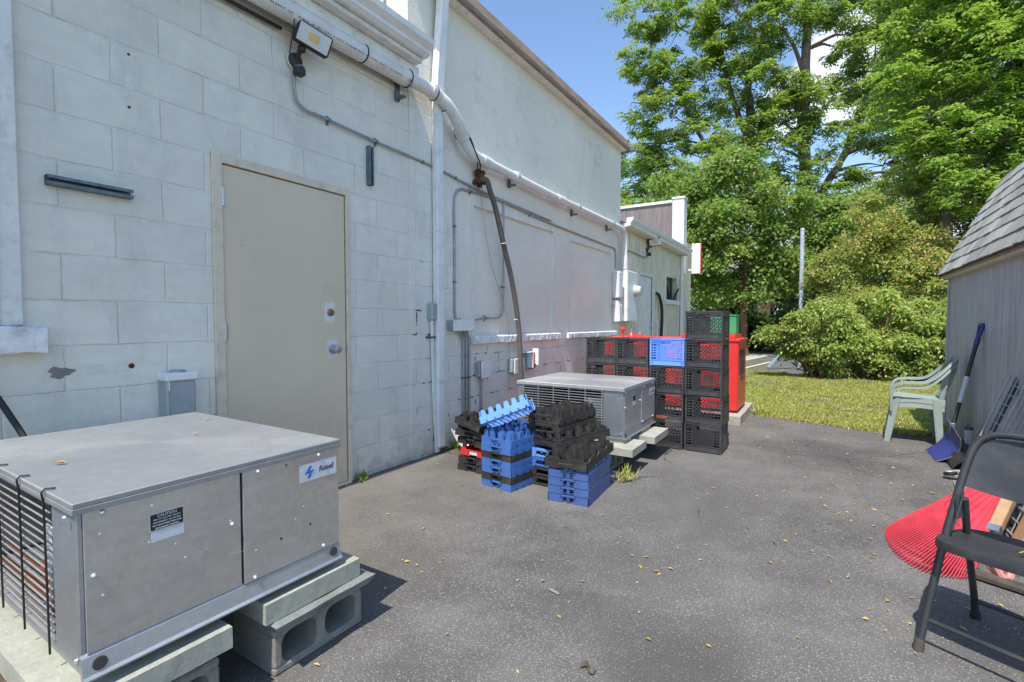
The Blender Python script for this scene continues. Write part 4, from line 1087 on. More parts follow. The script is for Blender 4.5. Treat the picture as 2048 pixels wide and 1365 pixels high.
# ------------------------------------------------------------------ condensing units
def cooling_unit(loc, D, Wd, H, label, wire, panel, top, near):
    """local: x 0..D (x=D is the service side), y 0..Wd (y=0 is the grille side), z 0..H"""
    t = thing('cooling_unit', label, 'cooling unit', loc)
    b = 0.028
    mb = MB(); mb.box(0.0, D, 0.006, Wd, 0.0, 0.022, .003)                               # base pan
    mb.prism([(0, b + .012), (-0.0, 0), (0.0, 0)], 0, 1, 'x') if False else None
    mb.prism([(D - .004, .060), (D + .003, .052), (D + .012, .010), (D + .020, 0.004), (D + .020, 0.0), (D - .004, 0.0)], 0.0, Wd, 'y')
    mb.build('base_rail', M['galv_edge'], t)
    mb = MB(); mb.box(0.0, .012, 0.02, Wd, .022, H - .02); mb.box(0.0, D, Wd - .012, Wd, .022, H - .02); mb.build('rear_panel', M[panel], t)
    mb = MB(); mb.box(D - .165, D - .004, 0.0, 0.014, .024, H - .02, .003); mb.box(0.0, 0.05, 0.0, 0.014, .024, H - .02, .003)
    mb.box(D - .022, D - .003, 0.0145, 0.030, .024, H - .02, .002)
    mb.box(0.05, D - .165, 0.0, 0.012, .024, .050, .002)
    mb.build('corner_post', M['galv_edge'], t)
    # service panels
    ys = (0.012, Wd * 0.525, Wd - .004)
    mb = MB(); mb.box(D - .003, D + .002, ys[0], ys[1] - .004, .058, H - .018, .0015); p1 = mb.build('service_panel', M[panel], t)
    mb = MB(); mb.box(D - .003, D + .006, ys[1] + .002, ys[2], .058, H - .018, .0015); p2 = mb.build('service_panel', M[panel], t)
    mb = MB(); mb.box(D - .006, D - .0035, ys[1] - .01, ys[1] + .01, .06, H - .02); mb.build('panel_gap', M['dark_in'], t)
    mb = MB()
    tw = 0.008
    mb.box(-.006, D + tw, -.010, Wd + .006, H - .016, H, .003)
    mb.box(D + .0065, D + tw + .001, -.010, Wd + .006, H - .030, H - .015, .001); mb.box(-.006, D + tw, -.011, -.006, H - .028, H - .015, .001)
    mb.build('lid', M[top], t)
    # grille
    mb = MB()
    nz_ = 17 if near else 16
    x0, x1 = 0.045, D - .160
    for i in range(nz_):
        z = .050 + (H - .085) * i / (nz_ - 1)
        mb.bar((x0, -.004, z), (x1, -.004, z), 0.0030 if near else 0.0040)
    mb.build('grille_wires', M[wire], t)
    for i in range(5 if near else 6):
        x = x0 + .02 + (x1 - x0 - .03) * i / (4 if near else 5)
        mb = MB(); mb.tube([(x, -.011, .012), (x, -.013, H - .03), (x + .002, -.017, H - .004), (x + .004, -.010, H + .005), (x + .012, .008, H + .004)] if near else [(x, -.011, .03), (x, -.011, H - .02)], 0.0026, 6)
        mb.build('grille_upright', M['dark_wire' if near else wire], t, True)
    # inside: coil at the back, compressor, tubing
    mb = MB()
    for i in range(26): mb.box(0.05 + (D - .22) * i / 25, 0.054 + (D - .22) * i / 25, Wd * .55, Wd * .62, .03, H - .03)
    mb.box(0.03, D - .17, Wd * .62, Wd * .64, .03, H - .03); mb.build('coil', M['coil'], t)
    mb = MB(); mb.lathe([(0.085, 0), (0.09, .03), (0.09, .18), (.06, .22), (0.02, .235)], (D * .42, Wd * .30, .022), (0, 0, 1), 20); mb.lathe([(0.05, 0), (0.055, .02), (0.055, .12), (.02, .15)], (D * .72, Wd * .22, .022), (0, 0, 1), 16); mb.build('compressor', M['black_metal'], t, True)
    mb = MB()
    rr = random.Random(int(D * 1000))
    for i in range(5):
        x = D * .5 + i * .055
        mb.tube(bez([(x, .08 + .03 * i, .05), (x + .03, .06, .14), (x + .08, .09, .17), (x + .05, .10 + .02 * i, .06), (x + .12, .07, .05)], 6), 0.006, 8)
    mb.tube([(0.06, .05, .06), (D - .2, .06, .06)], 0.011, 8); mb.tube([(0.06, .09, .075), (D - .2, .09, .075)], 0.009, 8)
    mb.build('tubing', M['copper'], t, True)
    mb = MB(); mb.box(D - .34, D - .19, .03, .12, .14, .30, .004); mb.tube(bez([(D - .3, .03, .30), (D - .25, .02, .2), (D - .3, .03, .1), (D - .4, .04, .05)], 6), .006, 6); mb.build('control_box', M['galv_edge'], t)
    # screws
    mb = MB()
    for yy, zz in ((0.03, .245), (ys[1] - .03, .255), (Wd - .07, .05 + .02), (ys[1] + .035, .066), (ys[1] + .05, H - .040), (Wd - .085, H - .038), (.05, H - .04)):
        mb.lathe([(0.0075, 0), (0.0075, .002), (.005, .006), (.003, .007)], (D + .0063 if yy > ys[1] else D + .0022, yy, zz), (1, 0, 0), 10)
    mb.lathe([(0.0065, 0), (0.005, .005)], (D - .03, -.0115, H - .04), (0, -1, 0), 10); mb.lathe([(0.0065, 0), (0.005, .005)], (D - .02, -.001, .045), (0, -1, 0), 10)
    mb.build('screw', M['screw'], t, True)
    for yy, zz, r in ((0.034, .030, .0155), (Wd - .030, .034, .0150)):
        mb = MB(); mb.lathe([(r, 0), (r * .92, .0012)], (D + .0092, yy, zz), (1, 0, .22), 18); mb.build('knockout_hole', M['dark_in'], t)
    for yy, zz, r in ((Wd * .69, .155, .0045), (Wd * .835, .165, .0045), (Wd * .72, H * .9, .0035)):
        mb = MB(); mb.lathe([(r, 0), (r * .9, .0008)], (D + .0063, yy, zz), (1, 0, 0), 10); mb.build('knockout_hole', M['dark_in'], t)
    return t, p1, p2
u1, p1, p2 = cooling_unit((0.345, 0.430, 0.282), 1.015, 0.745, 0.434, 'large galvanised metal cooling unit on concrete blocks in the near left corner', 'grey_wire', 'galv', 'galv_top', True)
# logo sticker and warning label on the near unit
D_ = 1.015
def sticker(parent, name, y0, z0, y1, z1, mat, x, sh=0.0):
    mb = MB(); mb.prism([(y0, z0), (y1, z0 + sh), (y1, z1 + sh), (y0, z1)], x, x + .0006, 'x'); return mb.build(name, mat, parent)
ls = sticker(p2, 'logo_sticker', 0.585, 0.316, 0.732, 0.376, M['sticker'], D_ + .0062)
tx_ = text_mesh('Russell', 0.026, M['ink_b'], ls, (D_ + .0070, 0.688, 0.347), FACE_X, shear=0.25, bold=0.0006); tx_.scale = (.82, 1, 1)
mb = MB(); mb.prism([(0.604, .340), (0.622, .366), (0.632, .366), (0.622, .350), (0.640, .352), (0.624, .326), (0.612, .326), (0.622, .342)], D_ + .0069, D_ + .0072, 'x'); mb.build('logo_mark', M['ink_blue'], ls)
mb = MB(); mb.prism([(0.600, .345), (0.612, .358), (0.616, .350)], D_ + .0073, D_ + .0075, 'x'); mb.prism([(0.628, .343), (0.643, .351), (0.630, .335)], D_ + .0073, D_ + .0075, 'x'); mb.build('logo_accent', M['ink_lblue'], ls)  # lighter blue print on the logo mark
text_mesh('REFRIGERATION', 0.006, M['ink_b'], ls, (D_ + .0070, 0.705, 0.325), FACE_X) if False else None
cs = sticker(p1, 'caution_label', 0.148, 0.308, 0.230, 0.354, M['ink_w'], D_ + .0022)
mb = MB(); mb.box(D_ + .0029, D_ + .0032, 0.150, 0.228, 0.310, 0.352); cb = mb.build('label_field', M['sticker_b'], p1)
for i, (tx, sz) in enumerate((('CAUTION', .0105), ('RISK OF ELECTRIC SHOCK', .0055), ('DISCONNECT ALL POWER', .0055), ('MAY HAVE MORE THAN ONE', .0052), ('DISCONNECT SWITCH', .0055))):
    text_mesh(tx, sz, M['ink_w'], p1, (D_ + .0036, 0.189, 0.3455 - .0078 * i - (.001 if i else 0)), FACE_X, bold=0.0001)
sticker(p1, 'blank_label', 0.152, 0.279, 0.230, 0.306, M['sticker'], D_ + .0022)
# leaves and scratches arc on the panel
mb = MB(); mb.tube([(D_ + .0022, 0.24 + .17 * (1 - math.cos(a)), 0.29 - .13 * math.sin(a)) for a in [R(q) for q in range(0, 91, 9)]], 0.0004, 4); mb.build('scratch', M['conduit'], p1)

u2, q1, q2 = cooling_unit((0.625, 3.640, 0.236), 0.945, 0.820, 0.400, 'grey metal cooling unit with wire grille standing behind the bottle trays', 'grey_wire', 'galv_far', 'galv_far', False)
D2 = .945
ls2 = sticker(q2, 'logo_sticker', 0.655, 0.262, 0.800, 0.322, M['sticker'], D2 + .0062)
tx_ = text_mesh('Russell', 0.028, M['ink_b'], ls2, (D2 + .0070, 0.752, 0.292), FACE_X, shear=0.25, bold=0.0006); tx_.scale = (.66, 1, 1)
mb = MB(); mb.prism([(0.668, .285), (0.684, .308), (0.698, .300), (0.684, .276)], D2 + .0069, D2 + .0072, 'x'); mb.build('logo_mark', M['ink_blue'], ls2)
sticker(q1, 'warning_label', 0.215, 0.235, 0.285, 0.315, M['ink_w'], D2 + .0022); sticker(q1, 'label_field', 0.220, 0.270, 0.280, 0.311, M['sticker_b'], D2 + .0029)

# supports
def jag_slab(name, x0, x1, y0, y1, z0, z1, mat, label, cat, seed=1, rough=0.004, nx=10, ny=10, group=None, jagtop=0.0):
    rr = random.Random(seed)
    mb = MB()
    xs = [x0 + (x1 - x0) * i / nx for i in range(nx + 1)]; ys = [y0 + (y1 - y0) * j / ny for j in range(ny + 1)]
    P = {}
    for k, z in ((0, z0), (1, z1)):
        for i, x in enumerate(xs):
            for j, y in enumerate(ys):
                e = (i in (0, nx)) or (j in (0, ny))
                P[(i, j, k)] = len(mb.v)
                if jagtop:
                    sx_ = (1 if i == nx else (-1 if i == 0 else 0)); sy_ = (1 if j == ny else (-1 if j == 0 else 0))
                    wv = math.sin(y * 17 + seed) * .6 + math.sin(y * 41 + seed * 2 + x * 9) * .3 + math.sin(x * 27 + seed) * .4
                    inset = (.007 * wv - .004) + (-.016 if k == 0 else 0)
                    mb.v.append((x + sx_ * inset + rr.uniform(-.0012, .0012), y + sy_ * inset + rr.uniform(-.0012, .0012), z + ((.003 * wv - (.006 if (sx_ or sy_) else 0)) if k else (.004 if (sx_ or sy_) else 0))))
                    continue
                mb.v.append((x + rr.uniform(-rough, rough) * (1.5 if e else .3), y + rr.uniform(-rough, rough) * (1.5 if e else .3),
                             z + (rr.uniform(-rough, rough * .2) * (1 if k else 0)) - (jagtop * rr.random() if (k and e) else 0)))
    for k in (0, 1):
        for i in range(nx):
            for j in range(ny):
                mb.f.append((P[(i, j, k)], P[(i + 1, j, k)], P[(i + 1, j + 1, k)], P[(i, j + 1, k)]))
    for i in range(nx):
        for j in (0, ny): mb.f.append((P[(i, j, 0)], P[(i + 1, j, 0)], P[(i + 1, j, 1)], P[(i, j, 1)]))
    for j in range(ny):
        for i in (0, nx): mb.f.append((P[(i, j, 0)], P[(i, j + 1, 0)], P[(i, j + 1, 1)], P[(i, j, 1)]))
    o = mb.build(name, mat, None)
    return tag(o, label, cat, group)

def cinder_block(x1, y0, y1, z0, h, depth, label, seed=1, broken=False):
    """hollow block lying with its cores opening toward +x"""
    rr = random.Random(seed)
    L = y1 - y0; t = 0.030
    out = [(y0, z0), (y1, z0), (y1, z0 + h), (y0, z0 + h)]
    cores = []
    cw = (L - 3.2 * t) / 2
    for k in range(2):
        a = y0 + t + k * (cw + t * 1.2)
        cores.append((a, a + cw))
    mb = MB(); x0 = x1 - depth
    # walls as profile pieces with slight flare
    def q(y_0, y_1, z_0, z_1): mb.box(x0, x1, y_0, y_1, z_0, z_1, .006)
    q(y0, y1, z0, z0 + .026)
    q(y0, y1, z0 + h - .026, z0 + h)
    q(y0, cores[0][0], z0 + .024, z0 + h - .024); q(cores[0][1], cores[1][0], z0 + .024, z0 + h - .024); q(cores[1][1], y1, z0 + .024, z0 + h - .024)
    # filleted corners
    for a, b in cores:
        for (cy, cz, sy, sz) in ((a, z0 + .026, 1, 1), (b, z0 + .026, -1, 1), (a, z0 + h - .026, 1, -1), (b, z0 + h - .026, -1, -1)):
            mb.prism([(cy - .002 * sy, cz - .002 * sz), (cy + .030 * sy, cz - .002 * sz), (cy + .008 * sy, cz + .008 * sz), (cy - .002 * sy, cz + .030 * sz)], x0 + .003, x1 - .004, 'x')
    return tag(mb.build('cinder_block', M['cinder'], None), label, 'concrete block', 'cinder blocks under the cooling units')
cinder_block(1.378, 0.905, 1.262, 0.0, 0.152, 0.24, 'hollow cinder block under the right end of the near cooling unit', 1)
cinder_block(1.352, 0.395, 0.752, 0.0, 0.150, 0.24, 'hollow cinder block under the left end of the near cooling unit', 2)
cinder_block(0.75, 0.46, 0.82, 0.0, 0.150, 0.24, 'cinder block under the rear left corner of the near cooling unit', 3)
cinder_block(0.75, 0.90, 1.24, 0.0, 0.150, 0.24, 'cinder block under the rear right corner of the near cooling unit', 4)
jag_slab('broken_slab', 1.02, 1.425, 0.885, 1.290, 0.154, 0.190, M['slate'], 'broken slab with chipped edge between the right cinder block and the cap', 'concrete slab', 5, .0065, 22, 22, jagtop=.012)
jag_slab('broken_slab', 1.05, 1.365, 0.405, 0.745, 0.152, 0.188, M['slate'], 'broken slab under the left cap of the near cooling unit', 'concrete slab', 6, .008, 12, 12, jagtop=.010)
jag_slab('cap_block', 1.18, 1.392, 0.872, 1.242, 0.192, 0.257, M['cap'], 'flat greenish concrete cap sticking out under the right end of the near unit', 'concrete cap', 7, .0004, 8, 12)
jag_slab('cap_block', 0.25, 1.400, 0.372, 0.765, 0.190, 0.252, M['cap'], 'long pale concrete cap under the grille side of the near unit', 'concrete cap', 8, .0004, 24, 10)
jag_slab('cap_block', 0.40, 0.78, 0.86, 1.24, 0.152, 0.252, M['cap'], 'concrete cap under the rear right corner of the near unit', 'concrete cap', 9, .0004)
# far unit
cinder_block(1.50, 3.52, 3.86, 0.0, 0.148, 0.24, 'cinder block under the near side of the far cooling unit', 11)
cinder_block(1.50, 4.04, 4.38, 0.0, 0.148, 0.24, 'cinder block under the far side of the far cooling unit', 12)
cinder_block(0.90, 3.70, 4.06, 0.0, 0.148, 0.20, 'cinder block under the wall side of the far cooling unit', 13)
jag_slab('cap_block', 1.25, 1.690, 3.50, 3.84, 0.150, 0.206, M['cap'], 'pale concrete cap sticking out under the near side of the far unit', 'concrete cap', 14, .0004, 8, 8)
jag_slab('cap_block', 1.25, 1.715, 3.98, 4.40, 0.150, 0.206, M['cap'], 'pale concrete cap sticking out under the far side of the far unit', 'concrete cap', 15, .0004, 8, 8)
jag_slab('cap_block', 0.60, 0.92, 3.66, 4.42, 0.150, 0.206, M['cap'], 'concrete cap under the wall side of the far unit', 'concrete cap', 16, .0004, 8, 8)
jag_slab('wood_shim', 1.30, 1.58, 3.66, 3.80, 0.208, 0.234, M['cap'], 'thin shim between the far unit and its near cap', 'shim', 17, .001, 4, 4)
jag_slab('wood_shim', 1.30, 1.58, 4.08, 4.32, 0.208, 0.234, M['cap'], 'thin shim between the far unit and its far cap', 'shim', 18, .001, 4, 4)

# ------------------------------------------------------------------ milk crates
CW, CD, CH = 0.308, 0.290, 0.247
def crate_wall(w, h, style, closed=True):
    """panel in local u (x) / z, centred on x, lying at y=0, 6 mm thick"""
    mb = MB(); t = .0035
    def b(u0, u1, z0, z1, e=0.0): mb.box(u0, u1, -t - e, t + e, z0, z1)
    hw = w / 2
    b(-hw, -hw + .014, 0, h, .001); b(hw - .014, hw, 0, h, .001)
    b(-hw, hw, h - .007, h, .005)                      # rim
    b(-hw + .012, hw - .012, .012, .050, 0)             # solid lower band
    b(-hw, hw, .050, .055, .004); b(-hw, hw, .006, .012, .003)
    for s in (-1, 1):
        for z in (.020, .030, .040): b(s * (hw - .016) - .014, s * (hw - .016) + .014, z, z + .003, .0035)
    for k in range(3): b(-hw + .012, hw - .012, h - .020 - .013 * k, h - .0155 - .013 * k, .004) if k < 1 else [b(-hw + .012, -.048, h - .020 - .013 * k, h - .0155 - .013 * k, .004), b(.048, hw - .012, h - .020 - .013 * k, h - .0155 - .013 * k, .004)]
    cw = w * (.31 if closed else .29); z0, z1 = .058, h - .050
    b(-cw - .003, -cw + .003, z0, z1 + .0, .001); b(cw - .003, cw + .003, z0, z1 + .0, .001)
    b(-hw + .012, hw - .012, z1, z1 + .004, .002) if style != 'diamond' else None
    for s in (-1, 1):
        if closed: mb.box(s * (hw - .010), s * cw, -.0012, .0012, .05, h - .01)
    if closed: mb.box(-cw, cw, -.0012, .0012, z1, h - .01)
    nz = 6
    for k in range(1, nz):
        z = z0 + (z1 - z0) * k / nz
        b(-hw + .012, -cw, z - .003, z + .003, .003); b(cw, hw - .012, z - .003, z + .003, .003)
    b(-hw + .030, -hw + .034, z0, z1); b(hw - .034, hw - .030, z0, z1)
    def seg(a, c, wd=.0046):
        mb.bar((a[0], 0, a[1]), (c[0], 0, c[1]), wd, .008, up=(0, 1, 0))
    def clipseg(u0, v0, du, dv):
        """line clipped to the lattice rectangle"""
        ts = []
        lo, hi = -1e9, 1e9
        for p, d, a, c in ((u0, du, -cw, cw), (v0, dv, z0, z1)):
            if abs(d) < 1e-9: continue
            t1, t2 = (a - p) / d, (c - p) / d
            lo = max(lo, min(t1, t2)); hi = min(hi, max(t1, t2))
        if hi - lo > .004: seg((u0 + du * lo, v0 + dv * lo), (u0 + du * hi, v0 + dv * hi))
    if style == 'diamond':
        for k in range(-14, 15):
            clipseg(k * .021, (z0 + z1) / 2, .72, .69); clipseg(k * .021, (z0 + z1) / 2, -.72, .69)
    else:
        dx, dz = .030, .0175
        r = 0
        z = z0 + .004
        while z < z1:
            u = -cw + (0 if r % 2 == 0 else dx / 2)
            n_ = int(2 * cw / dx)
            for k in range(n_ + 1):
                uu = -cw + dx * k + (dx / 2 if r % 2 else 0)
                if uu + dx / 2 <= cw + .002: 
                    pass
                if uu - dx / 4 > -cw and uu + dx / 4 < cw: seg((uu - dx / 4, z), (uu + dx / 4, z))
                for s in (-1, 1):
                    a = (uu + s * dx / 4, z); c = (uu + s * dx / 2 * .9, z + dz)
                    if -cw < c[0] < cw and c[1] < z1 + .002 and -cw < a[0] < cw: seg(a, c)
            z += dz; r += 1
    return mb
CRATES = {}
def make_crate(style, mat):
    key = (style, mat)
    r = thing('milk_crate', 'x', 'milk crate')
    ms = []
    for rz, w, off in ((0, CW, (0, -CD / 2, 0)), (180, CW, (0, CD / 2, 0)), (90, CD - .008, (CW / 2 - .004, 0, 0)), (-90, CD - .008, (-CW / 2 + .004, 0, 0))):
        o = crate_wall(w, CH - .002, style, rz != 0).build('side_panel', M[mat], r); o.location = off; o.rotation_euler = (0, 0, R(rz))
    mb = MB()
    for k in range(9):
        x = -CW / 2 + .02 + k * (CW - .04) / 8; mb.box(x - .003, x + .003, -CD / 2 + .006, CD / 2 - .006, .008, .014)
        y = -CD / 2 + .02 + k * (CD - .04) / 8; mb.box(-CW / 2 + .006, CW / 2 - .006, y - .003, y + .003, .0085, .0145)
    mb.build('floor_grid', M[mat], r)
    return r
protos = {}
order = ('bottom', 'second from bottom', 'third from bottom', 'top', 'highest')
XC = [0.879 + .155, 1.19 + .158, 1.505 + .157, 1.815 + .171]
cols_n = [4, 4, 4, 5]
styles = {(3, 0): 'diamond', (3, 1): 'hex', (3, 2): 'diamond', (3, 3): 'hex', (3, 4): 'hex'}
cname = ('leftmost crate column', 'second crate column from the left', 'third crate column from the left', 'rightmost crate column')
rc = random.Random(5)
for c in range(4):
    for r_ in range(cols_n[c]):
        st = styles.get((c, r_), 'hex'); mat = 'black_plastic'
        if c == 2 and r_ == 3: st, mat = 'diamond', 'blue_crate'
        if (st, mat) not in protos:
            o = make_crate(st, mat); protos[(st, mat)] = o
        else: o = copy_tree(protos[(st, mat)])
        lev = 'bottom' if r_ == 0 else ('second from the ground' if r_ == 1 else ('third from the ground' if r_ == 2 else ('fourth from the ground' if r_ == 3 else 'topmost')))
        if mat == 'blue_crate': lb = 'pale blue milk crate on top of the third crate column'
        elif c == 3 and r_ == 4: lb = 'topmost black milk crate, above all the others at the right column'
        else: lb = f'black milk crate, {lev}, in the {cname[c]}'
        o['label'] = lb; o['group'] = 'milk crates stacked in front of the red tank'
        o.location = (XC[c] + rc.uniform(-.004, .004), 4.52 + CD / 2 + rc.uniform(-.006, .006) - .012 * (c == 3), r_ * CH + .002)
        o.rotation_euler = (0, 0, R(-2.0 + rc.uniform(-.8, .8)))
        if c == 2 and r_ == 1:
            mb = MB(); mb.lathe([(.010, 0), (.010, .0006)], (-.108, -CD / 2 - .0045, .031), (0, -1, 0), 16); mb.M = None
            for k in range(2): mb.box(-.082, .02 - .02 * k, -CD / 2 - .0052, -CD / 2 - .0046, .034 - .013 * k, .041 - .013 * k)
            mb.box(-.118, -.098, -CD / 2 - .0053, -CD / 2 - .0047, .027, .035)
            mb.build('printed_band', M['orange'], o)

# ------------------------------------------------------------------ bottle trays
TW, TL = 0.272, 0.46
def tray_body(style):
    mb = MB(); t = .005
    H0 = .062
    hw = TW / 2
    for k in range(7): mb.box(-hw + .02 + k * (TW - .04) / 6 - .004, -hw + .02 + k * (TW - .04) / 6 + .004, .005, TL - .005, .002, .007)
    for k in range(11): mb.box(-hw + .005, hw - .005, .02 + k * (TL - .04) / 10 - .004, .02 + k * (TL - .04) / 10 + .004, .0025, .0075)
    for s in (-1, 1):
        x = s * (hw - t / 2)
        def sb(y0, y1, z0, z1, dx=0): mb.box(x - t / 2 - s * dx, x + t / 2 - s * dx, y0, y1, z0, z1)
        n_ = 6; p = (TL - .02) / n_
        if style in ('solid', 'rim'):
            sb(0, TL, .0, .050); mb.box(x - t / 2, x + t / 2 + s * .002, 0, TL, .046, .0505) if s > 0 else mb.box(x - t / 2 - .002, x + t / 2, 0, TL, .046, .0505)
            if style == 'rim':
                for k in range(3): mb.prism([(.04 + k * .14, .0505), (.14 + k * .14, .0505), (.125 + k * .14, .066), (.055 + k * .14, .066)], x - t / 2, x + t / 2, 'x')
        else:
            sb(0, TL, .013, .049)
            for k in range(n_): sb(.01 + k * p - .010, .01 + k * p + p - .028, .0, .013)
            sb(TL - .018, TL, 0, .013)
            for k in range(n_):
                yc = .01 + (k + .5) * p; sb(yc - .005, yc + .005, .024, .030, -.0006)
        if style != 'rim':
            for k in range(n_):
                yc = .01 + (k + .5) * p
                xi = x - s * .0065
                mb.prism([(yc - .027, .010), (yc + .027, .010), (yc + .025, .055), (yc + .017, .094), (yc - .017, .094), (yc - .025, .055)], xi - t / 2, xi + t / 2, 'x')
    for e, y in ((-1, t / 2), (1, TL - t / 2)):
        def eb(x0, x1, z0, z1, dy=0.0): mb.box(x0, x1, y - t / 2 - e * dy, y + t / 2 - e * dy, z0, z1)
        cwd = TW * .28
        if style == 'frame':
            for s in (-1, 1):
                mb.prism([(s * hw, 0), (s * (hw - .052), 0), (s * (hw - .074), .064), (s * (hw - .010), .064)], y - t / 2, y + t / 2, 'y')
            mb.box(-hw + .064, hw - .064, y - t / 2 - .001, y + t / 2 + .001, .045, .066, .002); mb.box(-hw + .058, hw - .058, y - t / 2 - .001, y + t / 2 + .001, .004, .018, .002)
        elif style == 'rim':
            eb(-hw, hw, .0, .050); mb.box(-.05, .05, y - t / 2 - .002, y + t / 2 + .002, .006, .030, .003); eb(-hw, hw, .046, .0505, -.002)
            for s in (-1, 1): mb.prism([(s * .035, .0505), (s * .115, .0505), (s * .105, .066), (s * .05, .066)], y - t / 2, y + t / 2, 'y')
        else:
            for s in (-1, 1):
                eb(s * hw, s * (hw - cwd), 0, .049)
                mb.prism([(s * (hw - cwd), 0.0), (s * (hw - cwd - .020), 0.0), (s * (hw - cwd - .004), .050), (s * (hw - cwd), .050)], y - .004, y + .020 if e < 0 else y + .004, 'y')
                yi = y - e * .0065
                mb.prism([(s * (hw - .014), .010), (s * (hw - .062), .010), (s * (hw - .054), .094), (s * (hw - .018), .094)], yi - t / 2, yi + t / 2, 'y')
            eb(-hw + cwd - .004, hw - cwd + .004, .036, .050, .003)
            if style == 'solid':
                for u, w_ in ((-.040, .010), (-.004, .008), (.004, .006), (.040, .010)): eb(u - w_ / 2, u + w_ / 2, .004, .037, .006)
                eb(-.05, -.03, .026, .031, .006); eb(-.012, .012, .017, .022, .006); eb(.03, .05, .026, .031, .006); eb(-.012, .012, .004, .010, .006)
            else:
                eb(-.05, .05, .0, .007, .030); eb(-.012, .012, 0, .020, .030)
    for s in (-1, 1):
        for y in (.0115, TL - .0115): mb.box(s * (hw - .0122) - .0115, s * (hw - .0122) + .0115, y - .0105, y + .0105, .0008, .0485, .005)
    return mb
def tray_cups():
    mb = MB()
    for i in range(3):
        for j in range(5):
            c = (-TW / 2 + .055 + i * .081, .055 + j * .0875)
            h = .100 if (i + j) % 2 == 0 else .088
            n = 14; r = .027
            vs = []; fs = []
            for k in range(n):
                a = 2 * math.pi * k / n
                hh = h if (k % 7) not in (0, 1) else h * .62
                for rad, z in ((r, .008), (r * .96, hh), (r * .88, hh), (r * .9, .008)):
                    vs.append((c[0] + rad * math.cos(a), c[1] + rad * math.sin(a), z))
            for k in range(n):
                k2 = (k + 1) % n
                for q in range(3): fs.append((k * 4 + q, k2 * 4 + q, k2 * 4 + q + 1, k * 4 + q + 1))
            mb._add(vs, fs)
    return mb
TB = {s: tray_body(s) for s in ('arch', 'solid', 'frame', 'rim')}
_tm = {}
def tray(style, mat, loc, rot, label, cups=False, group='plastic bottle trays piled by the wall', sc=1.0):
    t = thing('bottle_tray', label, 'bottle tray', loc, 0, group)
    t.rotation_euler = rot; t.scale = (sc, sc, sc)
    if (style, mat) not in _tm:
        o = TB[style].build('tray_body', M[mat], t); _tm[(style, mat)] = o.data
    else:
        o = bpy.data.objects.new('tray_body', _tm[(style, mat)]); col.objects.link(o); o.parent = t
    if cups:
        if ('c', mat) not in _tm:
            o = tray_cups().build('bottle_divider', M[mat], t, True); _tm[('c', mat)] = o.data
        else:
            o = bpy.data.objects.new('bottle_divider', _tm[('c', mat)]); col.objects.link(o); o.parent = t
    return t
rt_ = random.Random(9)
ordn = ('bottom', 'second', 'third', 'fourth', 'fifth', 'sixth', 'seventh')
# tall mixed stack
for k, cname_ in enumerate(('blue', 'black', 'blue', 'blue', 'black', 'blue', 'blue')):
    tray('arch', {'blue': 'blue_tray', 'black': 'black_dusty'}[cname_], (0.970 + rt_.uniform(-.003, .003), 2.785 + rt_.uniform(-.003, .003), .001 + .049 * k), (0, 0, R(-8 + rt_.uniform(-1, 1))),
         f'{cname_} bottle tray, {ordn[k]} from the ground in the tall blue and black stack', cups=(k == 6))
# tilted pale blue tray on top
tt = tray('arch', 'blue_pale', (0, 0, 0), (0, 0, 0), 'light blue bottle tray lying tilted on top of the tall stack')
yv = Vector((0.86, 0.36, 0.38)).normalized(); xv = yv.cross(Vector((-0.40, 0.22, 0.90))).normalized(); zv = xv.cross(yv)
Mx = Matrix((xv, yv, zv)).transposed().to_4x4(); Mx.translation = Vector((0.83, 2.87, 0.395)); tt.matrix_world = Mx; tt.scale = (0.85, .80, 1)
# left stack by the wall
tray('arch', 'black_dusty', (0.605, 2.99, .001), (0, 0, R(-3)), 'bottom black bottle tray of the low stack nearest the wall')
tray('arch', 'black_dusty', (0.607, 2.995, .058), (0, 0, R(-4)), 'second black bottle tray of the low stack nearest the wall')
rd = tray('solid', 'red_plastic', (0.615, 3.00, .118), (0, 0, R(-4)), 'red bottle tray with a white printed patch in the stack nearest the wall', sc=.93)
mb = MB(); mb.box(-.035, .045, -.0012, -.0004, .012, .036, .004); mb.build('printed_patch', M['sticker'], rd)
tray('arch', 'black_dusty', (0.60, 2.99, .200), (R(2), R(3), R(-6)), 'black bottle tray right above the red tray', cups=True)
tray('arch', 'black_dusty', (0.595, 2.975, .268), (R(-2), R(2), R(-2)), 'second black bottle tray above the red tray')
tray('rim', 'black_dusty', (0.592, 2.955, .345), (R(-3), R(9), R(-9)), 'tilted black bottle tray on top of the stack nearest the wall', cups=True)
# middle stack
for k, (mat, nm) in enumerate((('black_dusty', 'bottom black'), ('black_dusty', 'second black'), ('blue_tray', 'lower blue'), ('blue_pale', 'upper blue'))):
    tray('frame', mat, (1.243, 2.995 - .004 * k, .001 + .066 * k), (0, 0, R(-2 - k)), f'{nm} bottle tray of the middle stack under the black trays')
tray('rim', 'black_dusty', (1.250, 2.965, .292), (R(3), R(-4), R(-24)), 'flared black bottle tray lying askew on the middle stack', cups=True, sc=1.05)
tray('frame', 'black_dusty', (1.225, 3.00, .372), (R(1), R(-2), R(-9)), 'lower of two upright nested black bottle trays on the middle stack')
tray('frame', 'black_dusty', (1.225, 3.00, .436), (R(1), R(-2), R(-9)), 'topmost black bottle tray on the middle stack in front of the grille', cups=True)
